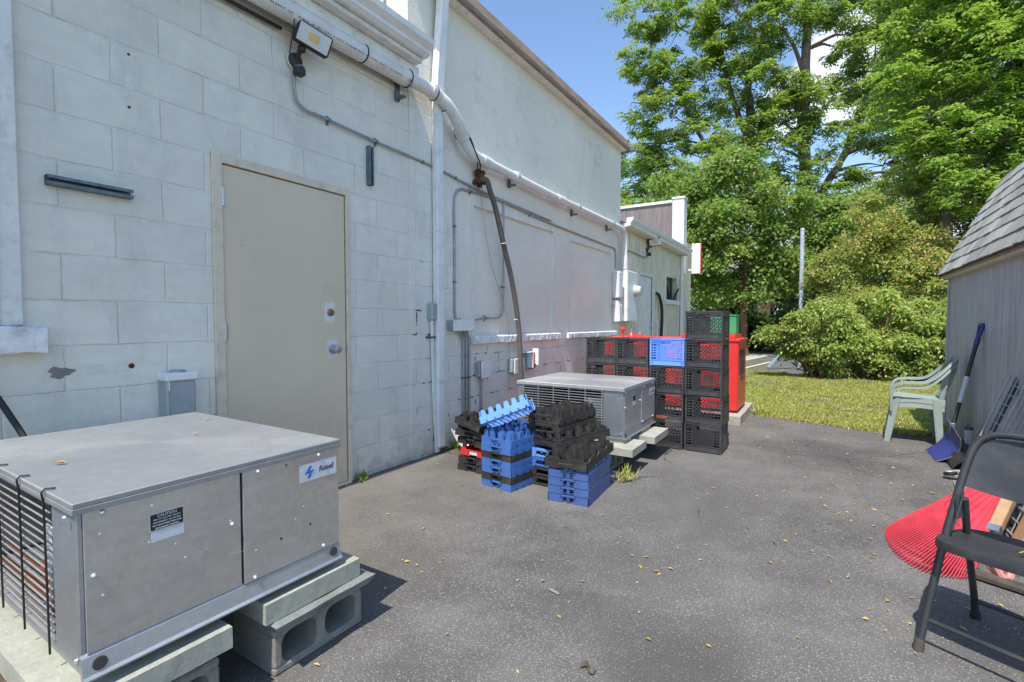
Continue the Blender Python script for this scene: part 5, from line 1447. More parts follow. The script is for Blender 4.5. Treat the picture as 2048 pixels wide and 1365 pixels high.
# right blue stack
for k in range(4):
    tray('solid', 'blue_dark', (1.512, 2.787, .001 + .0525 * k), (0, 0, R(4 + rt_.uniform(-.6, .6))), f'{ordn[k]} navy blue bottle tray from the ground in the right stack' if k else 'lowest navy blue bottle tray on the ground in the right stack')
tray('rim', 'black_dusty', (1.500, 2.775, .222), (R(2.5), R(-1), R(2)), 'black bottle tray with open bottle cups on top of the navy stack', cups=True, sc=1.08)

# ------------------------------------------------------------------ red tank behind the crates
pad = jag_slab('concrete_pad', 0.30, 2.11, 5.90, 7.06, -0.02, 0.10, M['pad'], 'low concrete pad under the red steel tank', 'concrete pad', 21, .004, 16, 10)
tk = thing('oil_tank', 'red steel tank cabinet standing on a concrete pad behind the milk crates', 'tank', (0.45, 6.10, 0.10))
mb = MB(); mb.box(0, 1.60, 0, 0.66, 0.025, 0.835, .012); mb.box(-.012, 1.615, -.012, 0.675, 0.815, 0.847, .005); mb.build('tank_body', M['red_tank'], tk)
mb = MB(); mb.box(0.95, 1.55, 0.08, 0.60, 0.848, 0.895, .006); mb.build('raised_lid', M['red_tank'], tk)
mb = MB()
for x in (.05, 1.50):
    for y in (.05, .58): mb.box(x, x + .05, y, y + .05, 0, .024)
mb.build('foot', M['red_tank'], tk)
for x, y, k in ((0.14, .30, 0), (.25, .32, 1), (.36, .34, 2)):
    mb = MB()
    if k == 0: mb.tube([(x, y, .84), (x, y, .93)], .018, 12); mb.lathe([(.035, 0), (.042, .012), (.042, .024), (.028, .038), (.01, .042)], (x, y, .925), (0, 0, 1), 18)
    elif k == 1: mb.lathe([(.06, 0), (.055, .02), (.03, .045), (.024, .06)], (x, y, .846), (0, 0, 1), 18)
    else: mb.lathe([(.055, 0), (.05, .018), (.02, .035)], (x, y, .846), (0, 0, 1), 18)
    v_ = mb.build('tank_cap', M['red_tank'], tk, True)
    if k == 1: mb = MB(); mb.lathe([(.018, 0), (.02, .02), (.016, .04)], (x, y, .905), (0, 0, 1), 14); mb.build('fitting', M['steel'], v_, True)
    if k == 2: mb = MB(); mb.lathe([(.012, 0), (.012, .02), (.006, .03)], (x, y, .88), (0, 0, 1), 12); mb.build('fitting', M['steel'], v_, True)
mb = MB(); mb.box(1.601, 1.604, .12, .50, .42, .72, .001); mb.box(1.601, 1.606, .25, .42, .36, .40, .001); mb.build('data_plate', M['dark_board'], tk)
gb = thing('green_box', 'green metal box standing on the right end of the red tank', 'metal box', (1.70, 6.34, 0.9955))
mb = MB(); mb.box(0, .29, 0, .25, 0, .215, .006); mb.build('box', M['green_paint'], gb)
mb = MB(); mb.box(-.008, .298, -.008, .258, .2155, .230, .003); mb.build('lid', M['green_paint'], gb)

# ------------------------------------------------------------------ garden shed
sh = thing('garden_shed', 'grey wooden gambrel shed with shingled roof on the right', 'shed', (4.0, 2.9, 0))
LY = 4.15; ZE = 1.70
mb = MB(); mb.box(0, .04, 0, LY, 0.02, ZE, .003); mb.box(2.96, 3.0, 0, LY, 0.02, ZE)
for y in (0, LY - .04):
    mb.prism([(0.041, 0.02), (2.959, 0.02), (2.959, ZE), (2.58, 2.60), (1.5, 3.05), (.42, 2.60), (.041, ZE)], y, y + .04, 'y')
mb.build('board_wall', M['shed'], sh)
mb = MB(); mb.bar((-.03, 0, ZE - .055), (-.03, LY + .05, ZE - .055), .03, .05); mb.box(-.055, 0.0, -.04, LY + .05, ZE - .095, ZE - .082)
mb.build('eave_trim', M['frame_paint'], sh)
mb = MB(); mb.box(-.012, 0.0, LY - .07, LY + .012, 0.02, ZE - .096, .003); mb.build('corner_trim', M['shed'], sh)
# shingle courses: lower steep slope, upper slope
def courses(mb, a, b, y0, y1, n, tabw, th, rr):
    a = Vector((a[0], 0, a[1])); b = Vector((b[0], 0, b[1])); d = (b - a); L = d.length; d.normalize()
    nrm = Vector((-d.z, 0, d.x)) if d.x * 1 > 0 else Vector((d.z, 0, -d.x))
    if nrm.z < 0: nrm = -nrm
    for i in range(n):
        s0 = L * i / n; s1 = L * (i + 1) / n + .035
        y = y0 - rr.uniform(0, tabw) if i % 2 else y0
        while y < y1:
            w_ = tabw * rr.uniform(.55, 1.35)
            ya, yb = max(y, y0), min(y + w_ - .003, y1)
            if yb - ya > .02:
                dr = rr.uniform(-.004, .004)
                lift = rr.choice((0, 0, .003, .006))
                p0 = a + d * (s0 + dr); p1 = a + d * min(s1, L)
                bot = p0 + nrm * .003; top = p1 + nrm * .001
                mb._add([(bot.x, ya, bot.z), (bot.x, yb, bot.z), (top.x, yb, top.z), (top.x, ya, top.z),
                         (bot.x + nrm.x * (th + lift), ya, bot.z + nrm.z * (th + lift)), (bot.x + nrm.x * (th + lift), yb, bot.z + nrm.z * (th + lift)), (top.x + nrm.x * .004, yb, top.z + nrm.z * .004), (top.x + nrm.x * .004, ya, top.z + nrm.z * .004)],
                        [(0, 1, 2, 3), (4, 7, 6, 5), (0, 4, 5, 1), (1, 5, 6, 2), (2, 6, 7, 3), (3, 7, 4, 0)])
            y += w_
rr = random.Random(12)
mb = MB(); courses(mb, (-.085, ZE - .055), (.42, 2.64), -.06, LY + .07, 8, .17, .010, rr)
courses(mb, (.42, 2.64), (1.5, 3.09), -.06, LY + .07, 8, .17, .010, rr)
mb.build('shingle_roof', M['shingle'], sh)
mb = MB(); courses(mb, (3.085, ZE - .055), (2.58, 2.64), -.06, LY + .07, 8, .17, .010, rr); courses(mb, (2.58, 2.64), (1.5, 3.09), -.06, LY + .07, 8, .17, .010, rr); mb.build('shingle_roof', M['shingle'], sh)
mb = MB()
for pa, pb in (((-.075, ZE - .062), (.42, 2.625)), ((.42, 2.625), (1.5, 3.075)), ((1.5, 3.075), (2.58, 2.625)), ((2.58, 2.625), (3.075, ZE - .062))):
    mb.bar((pa[0], -.04, pa[1]), (pb[0], -.04, pb[1]), .02, .02) ; mb.bar((pa[0], LY + .05, pa[1] - .01), (pb[0], LY + .05, pb[1] - .01), .02, .05, up=(0, 1, 0)) if False else mb.bar((pa[0], LY + .045, pa[1] - .012), (pb[0], LY + .045, pb[1] - .012), .03, .03)
    d_ = Vector((pb[0] - pa[0], 0, pb[1] - pa[1])).normalized(); 
    mb._add([(pa[0], -.04, pa[1]), (pa[0], LY + .05, pa[1]), (pb[0], LY + .05, pb[1]), (pb[0], -.04, pb[1])], [(0, 1, 2, 3)])
mb.build('roof_deck', M['fascia'], sh)

# ------------------------------------------------------------------ stacked resin chairs
def resin_chair(loc, rz, label):
    """local: front toward -x, width along y, seat height .38"""
    t = thing('resin_chair', label, 'chair', loc, rz, 'two stacked pale green resin chairs')
    w = .225; sd = .21
    mb = MB()
    mb.grid(lambda u, v: (-sd + .40 * u, -w * .93 + 2 * w * .93 * v, .375 + .012 * math.cos(u * 3.0) - .018 * math.sin(math.pi * v) * math.sin(math.pi * u) - (.022 * max(0, .12 - u) / .12)), 12, 10, (0, 0, -.008))
    for s in (-1, 1): mb.grid(lambda u, v: (-sd + .40 * u, s * w * (.93 + .02 * v), .385 - .065 * v * (1 - .35 * math.sin(math.pi * u))), 12, 3, (0, -s * .006, 0))
    mb.grid(lambda u, v: (-sd - .004 * v, -w * .93 + 2 * w * .93 * u, .366 - .05 * v * (1 - .5 * math.sin(math.pi * u))), 12, 3, (.006, 0, 0))
    mb.build('seat', M['green_chair'], t, True)
    for s in (-1, 1):
        for fx, tx, nm in ((-.245, -.195, 'leg'), (.185, .165, 'leg')):
            mb = MB()
            # L-section leg, tapering to the foot
            def legp(u, v, s=s, fx=fx, tx=tx):
                z = .375 * (1 - u); x = tx + (fx - tx) * u; wd = .058 - .016 * u
                d = 1 if fx > 0 else -1
                y = s * (w * .97 + .016 * u)
                if v < .5: return (x - d * wd * (1 - 2 * v), y, z)
                return (x, y - s * wd * (2 * v - 1) * .9, z)
            mb.grid(legp, 8, 4, (0.004 if fx < 0 else -.004, -s * .005, 0)); mb.build('leg', M['green_chair'], t)
        # arm: flat band sweeping from the front leg over to the back
        mb = MB()
        path = bez([(-.205, s * w * .98, .30), (-.208, s * w * 1.0, .42), (-.185, s * w * 1.02, .50), (-.12, s * w * 1.03, .535), (-.02, s * w * 1.03, .54), (.06, s * w * 1.02, .555), (.13, s * w * .99, .615), (.20, s * w * .90, .70), (.26, s * w * .72, .775)], 4)
        vs = []; fs = []
        for i, p in enumerate(path):
            tg = (path[min(i + 1, len(path) - 1)] - path[max(i - 1, 0)]).normalized()
            up = Vector((-tg.z, 0, tg.x)).normalized()
            if up.z < 0 and i > 6: up = -up
            if i <= 6 and up.x > 0: up = -up
            h = Vector((0, s, 0))
            for a, b in ((-.031, 0), (.031, 0), (.034, -.020), (.028, -.020), (.026, -.007), (-.026, -.007), (-.028, -.020), (-.034, -.020)):
                vs.append(p + h * a + up * b)
        m = 8
        for i in range(len(path) - 1):
            for k in range(m): fs.append((i * m + k, i * m + (k + 1) % m, (i + 1) * m + (k + 1) % m, (i + 1) * m + k))
        fs += [tuple(range(m)), tuple((len(path) - 1) * m + k for k in range(m))]
        mb._add(vs, fs); mb.build('armrest', M['green_chair'], t)
    # back: frame and vertical slats, leaning
    mb = MB()
    def bp(y, h): return (.175 + .115 * h + .03 * (y / w) ** 2 * -1, y, .385 + .40 * h - .05 * (y / w) ** 2 * h)
    for k in range(7):
        y = -w * .72 + k * w * .24
        mb.tube([bp(y, 0), bp(y, .3), bp(y, .62), bp(y, .86)], .009 if k not in (0, 6) else .014, 6)
    mb.grid(lambda u, v: bp(-w * .82 + 2 * w * .82 * u, .84 + .16 * v), 10, 3, (-.010, 0, 0)); mb.grid(lambda u, v: bp(-w * .80 + 2 * w * .80 * u, .0 + .10 * v), 10, 2, (-.010, 0, 0))
    mb.grid(lambda u, v: bp(-w * .80 + 2 * w * .80 * u, .40 + .05 * v), 10, 2, (-.008, 0, 0))
    mb.build('backrest', M['green_chair'], t)
    return t
resin_chair((3.635, 6.10, 0.0), R(-5), 'lower pale green resin armchair standing at the lawn edge by the shed')
resin_chair((3.638, 6.10, 0.046), R(-5), 'upper pale green resin armchair stacked in the other one by the shed')

# ------------------------------------------------------------------ black folding chair
fc = thing('folding_chair', 'black metal folding chair in the near right corner with a fallen leaf on its seat', 'folding chair', (3.148, 2.174, 0), math.atan2(-.47, .88))
FWc = .43
def side(x):
    return [(x, 0.0, 0.0), (x + .010, .045, .16), (x + .024, .105, .36), (x + .036, .155, .50), (x + .050, .205, .64)]
mb = MB()
L_ = bez(side(0.0) + [(0.066, .232, .71), (.10, .246, .742), (.15, .25, .752)], 6)
Rr = [Vector((FWc - p.x, p.y, p.z)) for p in L_][::-1]
mb.tube(L_ + Rr, .0125, 12); mb.build('front_frame', M['black_metal'], fc, True)
for x in (0.0, FWc):
    mb = MB(); s = 1 if x == 0 else -1
    mb.tube([(x + s * .026, .415, 0.0), (x + s * .032, .37, .11), (x + s * .046, .24, .37), (x + s * .056, .175, .52)], .0115, 10); lg = mb.build('rear_leg', M['black_metal'], fc, True)
    mb = MB(); mb.lathe([(.016, 0), (.017, .012), (.0135, .035)], (x + s * .026, .416, 0), (0, -.15, 1), 12); mb.build('rubber_foot', M['rubber'], lg, True)
    mb = MB(); mb.lathe([(.016, 0), (.017, .012), (.0145, .04)], (x, .0, 0), (0, .28, 1), 12); mb.build('rubber_foot', M['dark_board'], fc, True)
    mb = MB(); mb.box(x + s * .046, x + s * .050, .13, .19, .45, .54) ; mb.tube([(x + s * .05, .10, .42), (x + s * .055, .165, .53)], .003, 6); mb.build('hinge_bracket', M['black_metal'], fc)
mb = MB(); mb.tube([(0.0, .03, .105), (FWc, .03, .105)], .008, 8); mb.tube([(.026, .385, .08), (FWc - .026, .385, .08)], .008, 8); mb.build('cross_bar', M['black_metal'], fc, True)
mb = MB(); 
n_ = 40; ol = []
for k in range(n_):
    a = 2 * math.pi * k / n_; ca, sa = math.cos(a), math.sin(a)
    ol.append((FWc / 2 + .205 * math.copysign(abs(ca) ** .42, ca), .175 + .185 * math.copysign(abs(sa) ** .5, sa)))
vs = []; ringz = ((1.0, .358), (1.0, .376), (.985, .386), (.93, .389), (.6, .381), (.2, .378))
def tilt(y): return (y - .175) * -.10
for sc_, z in ringz:
    for (x, y) in ol:
        X = FWc / 2 + (x - FWc / 2) * sc_; Yq = .175 + (y - .175) * sc_
        vs.append((X, Yq, z + tilt(Yq)))
fs = [(r * n_ + k, r * n_ + (k + 1) % n_, (r + 1) * n_ + (k + 1) % n_, (r + 1) * n_ + k) for r in range(len(ringz) - 1) for k in range(n_)]
fs.append(tuple((len(ringz) - 1) * n_ + k for k in range(n_)))
mb._add(vs, fs); mb.build('seat', M['black_metal'], fc, True)
mb = MB()
def back(u, v):
    z = .565 + .165 * v; hw_ = (FWc / 2 - .046) * (1 if v < .55 else math.sqrt(max(0, 1 - ((v - .55) / .47) ** 2 * .35)))
    x = FWc / 2 + (2 * u - 1) * hw_
    return (x, .180 + (z - .565) * .36 + .020 * (1 - (2 * u - 1) ** 2), z - .025 * (1 - v) * math.cos((2 * u - 1) * 1.5))
mb.grid(back, 18, 10, (0, .004, .001)); mb.build('backrest', M['black_metal'], fc, True)

# ------------------------------------------------------------------ rake and junk at the shed foot
rk = thing('leaf_rake', 'wide red plastic leaf rake with its tines spread on the asphalt behind the folding chair', 'rake', (0, 0, 0))
tips = bez([(3.215, 3.43, .030), (3.160, 3.33, .012), (3.150, 3.22, .006), (3.158, 3.09, .006), (3.185, 2.97, .006), (3.235, 2.885, .006), (3.30, 2.855, .006), (3.37, 2.87, .006), (3.43, 2.91, .006)], 5)
apx = [Vector((3.705 - .075 * k, 3.64 - .25 * k, .335 - .11 * k + .03 * math.sin(math.pi * k))) for k in [i / (len(tips) - 1) for i in range(len(tips))]]
def rk_pt(u, v):
    f = u * (len(tips) - 1); i = min(int(f), len(tips) - 2); q = f - i
    a = tips[i].lerp(tips[i + 1], q); b = apx[i].lerp(apx[i + 1], q)
    p = a.lerp(b, v)
    p = p + Vector((-.02, 0, .055)) * math.sin(math.pi * v) * .15 - Vector((0, 0, .03)) * math.sin(math.pi * u) * math.sin(math.pi * v)
    return p
mb = MB()
NT_ = 42
for k in range(NT_):
    u = k / (NT_ - 1)
    pts = [rk_pt(u, 0) + Vector((.0, 0, -.0))] + [rk_pt(u, v) for v in (.04, .12, .25, .4, .52)]
    for q_, (a, b) in enumerate(zip(pts[:-1], pts[1:])): mb.bar(a, b, (.0042, .0048, .0056, .007, .0085, .0085)[min(q_, 5)], .007)
mb.build('tines', M['red_rake'], rk)
mb = MB()
mb.grid(lambda u, v: rk_pt(u, .50 + .50 * v) + Vector((0, 0, .006 * abs(math.sin(u * math.pi * 8)) * (1 - .3 * v))), 64, 8, (.002, 0, .004)); 
for vv in (.22, .36): 
    ps = [rk_pt(u / 30, vv) + Vector((0, 0, .003)) for u in range(31)]; mb.tube(ps, .0022, 5)
mb.build('rake_head', M['red_rake'], rk, True)
mb = MB(); mb.tube([(3.65, 3.47, .27), (3.80, 3.56, .40), (3.97, 3.52, 1.0), (3.975, 3.50, 1.05)], .014, 10); mb.tube([(3.62, 3.45, .25), (3.76, 3.55, .36)], .03, 12); mb.build('socket_and_handle', M['wood'], rk, True)

def wood_leg(a, b, w, h, label, mat='wood', cap=True):
    t = thing('timber_leg', label, 'timber')
    mb = MB(); mb.bar(a, b, w, h, .004); mb.build('beam', M[mat], t)
    if cap:
        a = Vector(a); b = Vector(b); d = (b - a).normalized()
        mb = MB(); mb.bar(a - d * .004, a + d * .035, w + .004, h + .004, .002); mb.build('metal_cap', M['steel'], t)
    return t
wood_leg((3.555, 3.19, .135), (3.88, 3.80, .58), .046, .046, 'raw timber leg with metal end cap leaning just right of the rake head')
wood_leg((3.655, 3.10, .12), (3.96, 3.66, .56), .046, .046, 'second raw timber leg at the right picture edge behind the folding chair')
wood_leg((3.70, 3.30, .05), (3.93, 3.62, .42), .13, .02, 'wide brown board leaning between the two timber legs', 'brown_board', False)
mb = MB(); mb.box(3.72, 3.97, 3.30, 3.80, .004, .03, .004); mb.box(3.74, 3.95, 3.32, 3.78, .031, .17, .01)
tag(mb.build('black_tote', M['black_plastic'], None), 'low black plastic tote on the ground at the shed foot', 'tote')
mb = MB(); mb.M = Matrix.Translation((3.52, 2.90, .008)) @ Matrix.Rotation(R(-25), 4, 'Z'); mb.box(-.26, .30, -.035, .035, 0, .022, .003)
tag(mb.build('flat_board', M['dark_board'], None), 'weathered dark board lying flat behind the folding chair legs', 'board')
mb = MB(); mb.M = Matrix.Translation((3.72, 2.80, .031)) @ Matrix.Rotation(R(38), 4, 'Z') @ Matrix.Rotation(R(-16), 4, 'Y'); mb.box(-.16, .2, -.045, .045, 0, .02, .003)
tag(mb.build('flat_board', M['brown_board'], None), 'short reddish board propped at the right edge under the chair', 'board')
mb = MB(); mb.tube(bez([(3.50, 2.95, .10), (3.53, 2.93, .03), (3.56, 2.95, .03), (3.575, 3.0, .12)], 6), .016, 8); mb.tube(bez([(3.47, 3.0, .11), (3.50, 2.96, .05), (3.54, 2.92, .012)], 5), .012, 8)
tag(mb.build('broken_clip', M['pink'], None, True), 'faded pink plastic piece hanging by the flat board', 'plastic piece')

# wire shelf leaning on the shed
ws = thing('wire_shelf', 'grey wire grid shelf leaning against the shed wall', 'wire shelf')
A = Vector((3.68, 4.60, .02)); B = Vector((3.965, 4.76, .77)); sx = Vector((.02, -1.15, .02))
mb = MB()
nr, nc_ = 13, 15
for i in range(nr):
    p = A.lerp(B, i / (nr - 1)); mb.tube([p, p + sx], .0035 if i not in (0, nr - 1) else .006, 6)
for j in range(nc_):
    o_ = sx * (j / (nc_ - 1)); mb.tube([A + o_, B + o_], .0035 if j % 4 else .006, 6)
mb.build('grid', M['grey_wire'], ws, True)
mb = MB(); off = Vector((.05, 0, -.01))
mb.bar(A + off, B + off, .012, .045); mb.bar(B + off, B + off + sx, .012, .05); mb.bar(A + off + sx, B + off + sx, .012, .045)
mb.build('side_rail', M['strut'], ws)
ws2 = thing('wire_basket', 'low wire grid lying on the ground under the leaning shelf', 'wire shelf')
mb = MB()
for i in range(7): mb.tube([(3.66 + .03 * i, 4.62 - .02 * i, .01 + .012 * i), (3.60 + .03 * i, 4.02 - .02 * i, .01 + .012 * i)], .003, 5)
for j in range(16): mb.tube([(3.66 - .004 * j, 4.62 - .038 * j, .01), (3.84 - .004 * j, 4.50 - .038 * j, .085)], .003, 5)
mb.build('grid', M['grey_wire'], ws2, True)
def caster(loc, rot, label):
    t = thing('caster_wheel', label, 'caster', loc); t.rotation_euler = rot
    mb = MB(); mb.lathe([(.035, -.012), (.040, -.006), (.040, .006), (.035, .012)], (0, 0, 0), (0, 1, 0), 22); mb.build('wheel', M['rubber'], t, True)
    mb = MB(); mb.lathe([(.018, -.016), (.018, .016)], (0, 0, 0), (0, 1, 0), 14); mb.prism([(-.015, -.012), (.02, -.018), (.045, .03), (.05, .06), (.02, .065), (.005, .03)], -.020, -.015, 'y'); mb.prism([(-.015, -.012), (.02, -.018), (.045, .03), (.05, .06), (.02, .065), (.005, .03)], .015, .020, 'y'); mb.box(.012, .055, -.0205, .0205, .058, .066); mb.build('fork', M['sign_white'], t)
    return t
caster((3.80, 4.76, .24), (R(10), R(8), R(20)), 'grey caster wheel with white fork at the left corner of the wire shelf')
caster((3.655, 4.70, .040), (R(70), 0, R(30)), 'small caster wheel on the asphalt behind the folding chair top')

# snow shovel
sv = thing('snow_shovel', 'snow shovel with navy blade and dark pole leaning against the shed', 'snow shovel')
g0 = Vector((3.965, 5.64, 1.00)); e0 = Vector((3.80, 5.49, .27))
mb = MB(); mb.tube([e0 + (e0 - g0).normalized() * .06, g0], .0155, 12); mb.build('pole', M['shovel_pole'], sv, True)
mb = MB(); d_ = (g0 - e0).normalized(); y_ = Vector((0, 1, 0)); 
q = [g0 - d_ * .02, g0 + y_ * .045 + d_ * .075, g0 + y_ * .05 + d_ * .12, g0 - y_ * .05 + d_ * .12, g0 - y_ * .045 + d_ * .075]
mb.tube([q[0], q[1], q[2]], .013, 8); mb.tube([q[0], q[4], q[3]], .013, 8); mb.tube([q[2], q[3]], .015, 10); mb.tube([g0 - d_ * .06, g0], .020, 10)
mb.build('grip', M['navy'], sv, True)
mb = MB(); a_ = e0.lerp(g0, .26); b_ = e0.lerp(g0, .56); mb.tube([a_, b_], .0165, 12); mb.build('pole_label', M['sticker'], sv, True)
mb = MB()
bl = (Vector((3.645, 5.66, .004)), Vector((3.655, 5.215, .004)), Vector((3.775, 5.60, .315)), Vector((3.800, 5.20, .20)))
def blade(u, v):
    p = bl[0].lerp(bl[1], u).lerp(bl[2].lerp(bl[3], u), v)
    return p + Vector((.050, 0, -.015)) * math.sin(math.pi * v) + Vector((-.02, 0, .01)) * (math.sin(math.pi * u) * 0) + Vector((0.003, 0, 0)) * (1 if int(u * 20) % 3 == 0 else 0)
mb.grid(blade, 20, 12, (.004, 0, -.002)); mb.build('blade', M['navy'], sv, True)
mb = MB(); mb.tube([blade(1, v / 10) for v in range(11)], .0035, 6); mb.tube([blade(u / 10, 1) for u in range(11)], .0035, 6); mb.box(3.775, 3.815, 5.46, 5.52, .20, .29, .005); mb.build('wear_edge', M['strut'], sv, True)
# dark scoop and pvc stub
mb = MB(); 
mb.grid(lambda u, v: (3.72 + .26 * u, 5.42 - .42 * v, .012 + .11 * math.sin(math.pi * min(1, u * 1.1)) * (1 - .3 * v) + .03 * u), 14, 10, (0, 0, .01))
tag(mb.build('plastic_scoop', M['brown_tray'], None, True), 'dark brown curved plastic scoop lying between shovel and wire shelf', 'scoop')
st = thing('pipe_stub', 'short white pipe stub with grey bail clamp beside the shed wall', 'pipe')
mb = MB(); mb.tube([(3.935, 5.66, .0), (3.93, 5.66, .235)], .026, 16); mb.build('pipe', M['white_plastic'], st, True)
mb = MB(); mb.tube(arc((5.66, .23), .034, 0, 180, 10, 'yz', 3.93), .006, 8); mb.tube([(3.93, 5.66, .215), (3.93, 5.66, .24)], .031, 16); mb.build('bail', M['strut'], st, True)

# ------------------------------------------------------------------ trees and shrubs
def sub_clumps(cx, r, n, flat=.8):
    d = unit(n); rad = (0.35 + 0.65 * rng.uniform(size=(n, 1)) ** .45)
    p = d * rad * r; p[:, 2] *= flat
    return np.array(cx) + p, d
DENS = 3.6
def foliage(clusters, per, leaves, size, cr, style='locust', flat=.8, cut=None):
    Cs, Ds, Ns, Ls, Ws = [], [], [], [], []
    leaves = leaves * DENS
    for (cx, r) in clusters:
        ns = max(5, int(per * 1.25 * r * r))
        P, dirs = sub_clumps(cx, r, ns, flat)
        for p, dd in zip(P, dirs):
            cr_ = cr * rng.uniform(.7, 1.3)
            if style == 'locust':
                k = max(3, int(leaves * rng.uniform(.6, 1.3) / 9))
                # compound sprays: start near centre and droop outward
                a = rng.uniform(0, 2 * np.pi, k); out = np.stack([np.cos(a), np.sin(a), rng.uniform(-.55, .35, k)], 1)
                out[:, :2] += dd[:2] * .5; out /= np.linalg.norm(out, axis=1, keepdims=True)
                st_ = p + rng.normal(size=(k, 3)) * cr_ * np.array([.35, .35, .22])
                Ls_ = cr_ * rng.uniform(.5, 1.0, k)
                for m in range(4):
                    f = (m + .4) / 4.2
                    base = st_ + out * (Ls_ * f)[:, None]; base[:, 2] -= Ls_ * f * f * .45
                    for s in (-1, 1):
                        side_ = np.cross(out, [0, 0, 1]); side_ /= (np.linalg.norm(side_, axis=1, keepdims=True) + 1e-6)
                        dv = out * .55 + s * side_ + rng.normal(size=(k, 3)) * .22; dv[:, 2] -= .35
                        dv /= np.linalg.norm(dv, axis=1, keepdims=True)
                        L = size * rng.uniform(.75, 1.25, k)
                        Cs.append(base + dv * (L * .5)[:, None]); Ds.append(dv)
                        nn = np.array([0, 0, 1.0]) + rng.normal(size=(k, 3)) * .38; Ns.append(nn)
                        Ls.append(L); Ws.append(L * rng.uniform(.40, .55, k))
            else:
                k = max(4, int(leaves * rng.uniform(.6, 1.3)))
                q = rng.normal(size=(k, 3)) * cr_ * np.array([.62, .62, .30])
                q[:, 2] -= 0.30 * (q[:, 0] ** 2 + q[:, 1] ** 2) / max(cr_, .05)
                dv = q / (np.linalg.norm(q, axis=1, keepdims=True) + 1e-6) + rng.normal(size=(k, 3)) * .5; dv[:, 2] -= .3
                L = size * rng.uniform(.65, 1.3, k)
                Cs.append(p + q); Ds.append(dv); Ns.append(np.array([0, -.15, 1.0]) + rng.normal(size=(k, 3)) * .5)
                Ls.append(L); Ws.append(L * (rng.uniform(.6, .85, k) if style == 'maple' else rng.uniform(.38, .52, k)))
    C = np.concatenate(Cs)
    return C, np.concatenate(Ds), np.concatenate(Ns), np.concatenate(Ls), np.concatenate(Ws)

def limb_path(a, b, rr, sag=.12):
    a = Vector(a); b = Vector(b); L = (b - a).length
    m = a.lerp(b, .45) + Vector((rr.uniform(-1, 1), rr.uniform(-1, 1), rr.uniform(.2, 1.0))) * L * sag
    m2 = a.lerp(b, .75) + Vector((rr.uniform(-1, 1), rr.uniform(-1, 1), rr.uniform(.0, .8))) * L * sag * .7
    return bez([a, m, m2, b], 4)
GROW = 1.14
def tree(name, label, cat, trunk, tr, clusters, mat, barkm, per, leaves, size, cr, style, group=None, seed=0, flat=.8, forks=(), twigs=3):
    rr = random.Random(seed)
    clusters = [(c_, r_ * GROW) for c_, r_ in clusters]
    t = thing(name, label, cat, (0, 0, 0), 0, group)
    mb = MB(); pts = bez(trunk, 5); n = len(pts)
    wob = [p + Vector((rr.uniform(-1, 1), rr.uniform(-1, 1), 0)) * tr[0] * .12 * (0 < i < n - 1) for i, p in enumerate(pts)]
    rad = [tr[0] + (tr[1] - tr[0]) * i / (n - 1) for i in range(n)]; rad[0] *= 1.35
    mb.tube(wob, rad, 12); tk_ = mb.build('trunk', M[barkm], t, True)
    mb = MB()
    anchors = [(wob[i], rad[i]) for i in range(n)]
    for fk in forks:
        fp = bez(fk[0], 4); m = len(fp); rs = [fk[1] + (fk[2] - fk[1]) * i / (m - 1) for i in range(m)]
        mb.tube(fp, rs, 8); anchors += list(zip(fp, rs))
    for (cx, r) in clusters:
        c = Vector(cx)
        best = min(anchors, key=lambda q: (q[0] - c).length + max(0, q[0].z - c.z + .3 * r) * 1.6)
        if (best[0] - c).length > .15:
            pth = limb_path(best[0], c, rr); m = len(pth); r0 = min(best[1] * .55, .05 + .03 * r)
            mb.tube(pth, [r0 + (.012 - r0) * i / (m - 1) for i in range(m)], 6)
        for q in range(twigs):
            d = Vector((rr.gauss(0, 1), rr.gauss(0, 1), rr.gauss(0, .7))).normalized() * r * rr.uniform(.6, .95)
            pth = limb_path(c, c + d, rr, .15); m = len(pth); mb.tube(pth, [.018 * (1 - i / m) + .005 for i in range(m)], 4)
    mb.build('limbs', M[barkm], t, True)
    a = foliage(clusters, per, leaves, size, cr, style, flat)
    leaf_object('crown', *a, M[mat], t)
    return t
CL = lambda *a: [((x, y, z), r) for x, y, z, r in a]
tg_ = 'tall locust trees beyond the parking lot'
tree('locust_tree', 'tall locust with dark forked trunk left of the white pole, crown reaching over the annex', 'tree',
     [(0.6, 24.5, -.1), (0.62, 24.6, 3.2), (0.4, 24.7, 6.6), (0.1, 24.6, 8.8), (-0.1, 24.6, 11.0), (-0.2, 24.4, 12.8)], (.34, .12),
     CL((-3.9, 22.3, 12.9, 1.0), (-2.6, 23.3, 14.4, 1.5), (-0.7, 24.4, 14.9, 1.5), (-1.3, 23.9, 11.8, 1.5), (-3.1, 22.8, 10.3, 1.35), (-4.2, 22.2, 10.9, 0.8), (-4.2, 22.2, 14.9, 1.0), (-0.6, 24.3, 9.4, 1.4), (-2.2, 23.2, 8.6, 1.45), (-3.5, 22.6, 8.1, 0.9), (-1.9, 23.4, 12.9, 0.9), (0.3, 24.8, 12.5, 1.0), (-3.2, 22.6, 11.9, .7), (-1.0, 23.9, 7.3, 1.2), (-4.3, 22.3, 9.2, .8), (-4.2, 22.2, 12.2, .8), (0.4, 24.2, 10.6, .9), (0.2, 24.7, 7.6, 1.0), (-2.9, 22.8, 6.9, 1.0)),
     'leaf_locust', 'bark', 9, 62, .15, .46, 'locust', tg_, 1,
     forks=[([(0.1, 24.6, 8.9), (-.45, 24.4, 10.2), (-1.0, 24.1, 12.2), (-1.2, 24.0, 13.6)], .16, .06), ([(0.4, 24.7, 6.5), (-1.2, 24.0, 8.2), (-2.2, 23.5, 10.0), (-2.8, 23.1, 11.5)], .13, .05)])
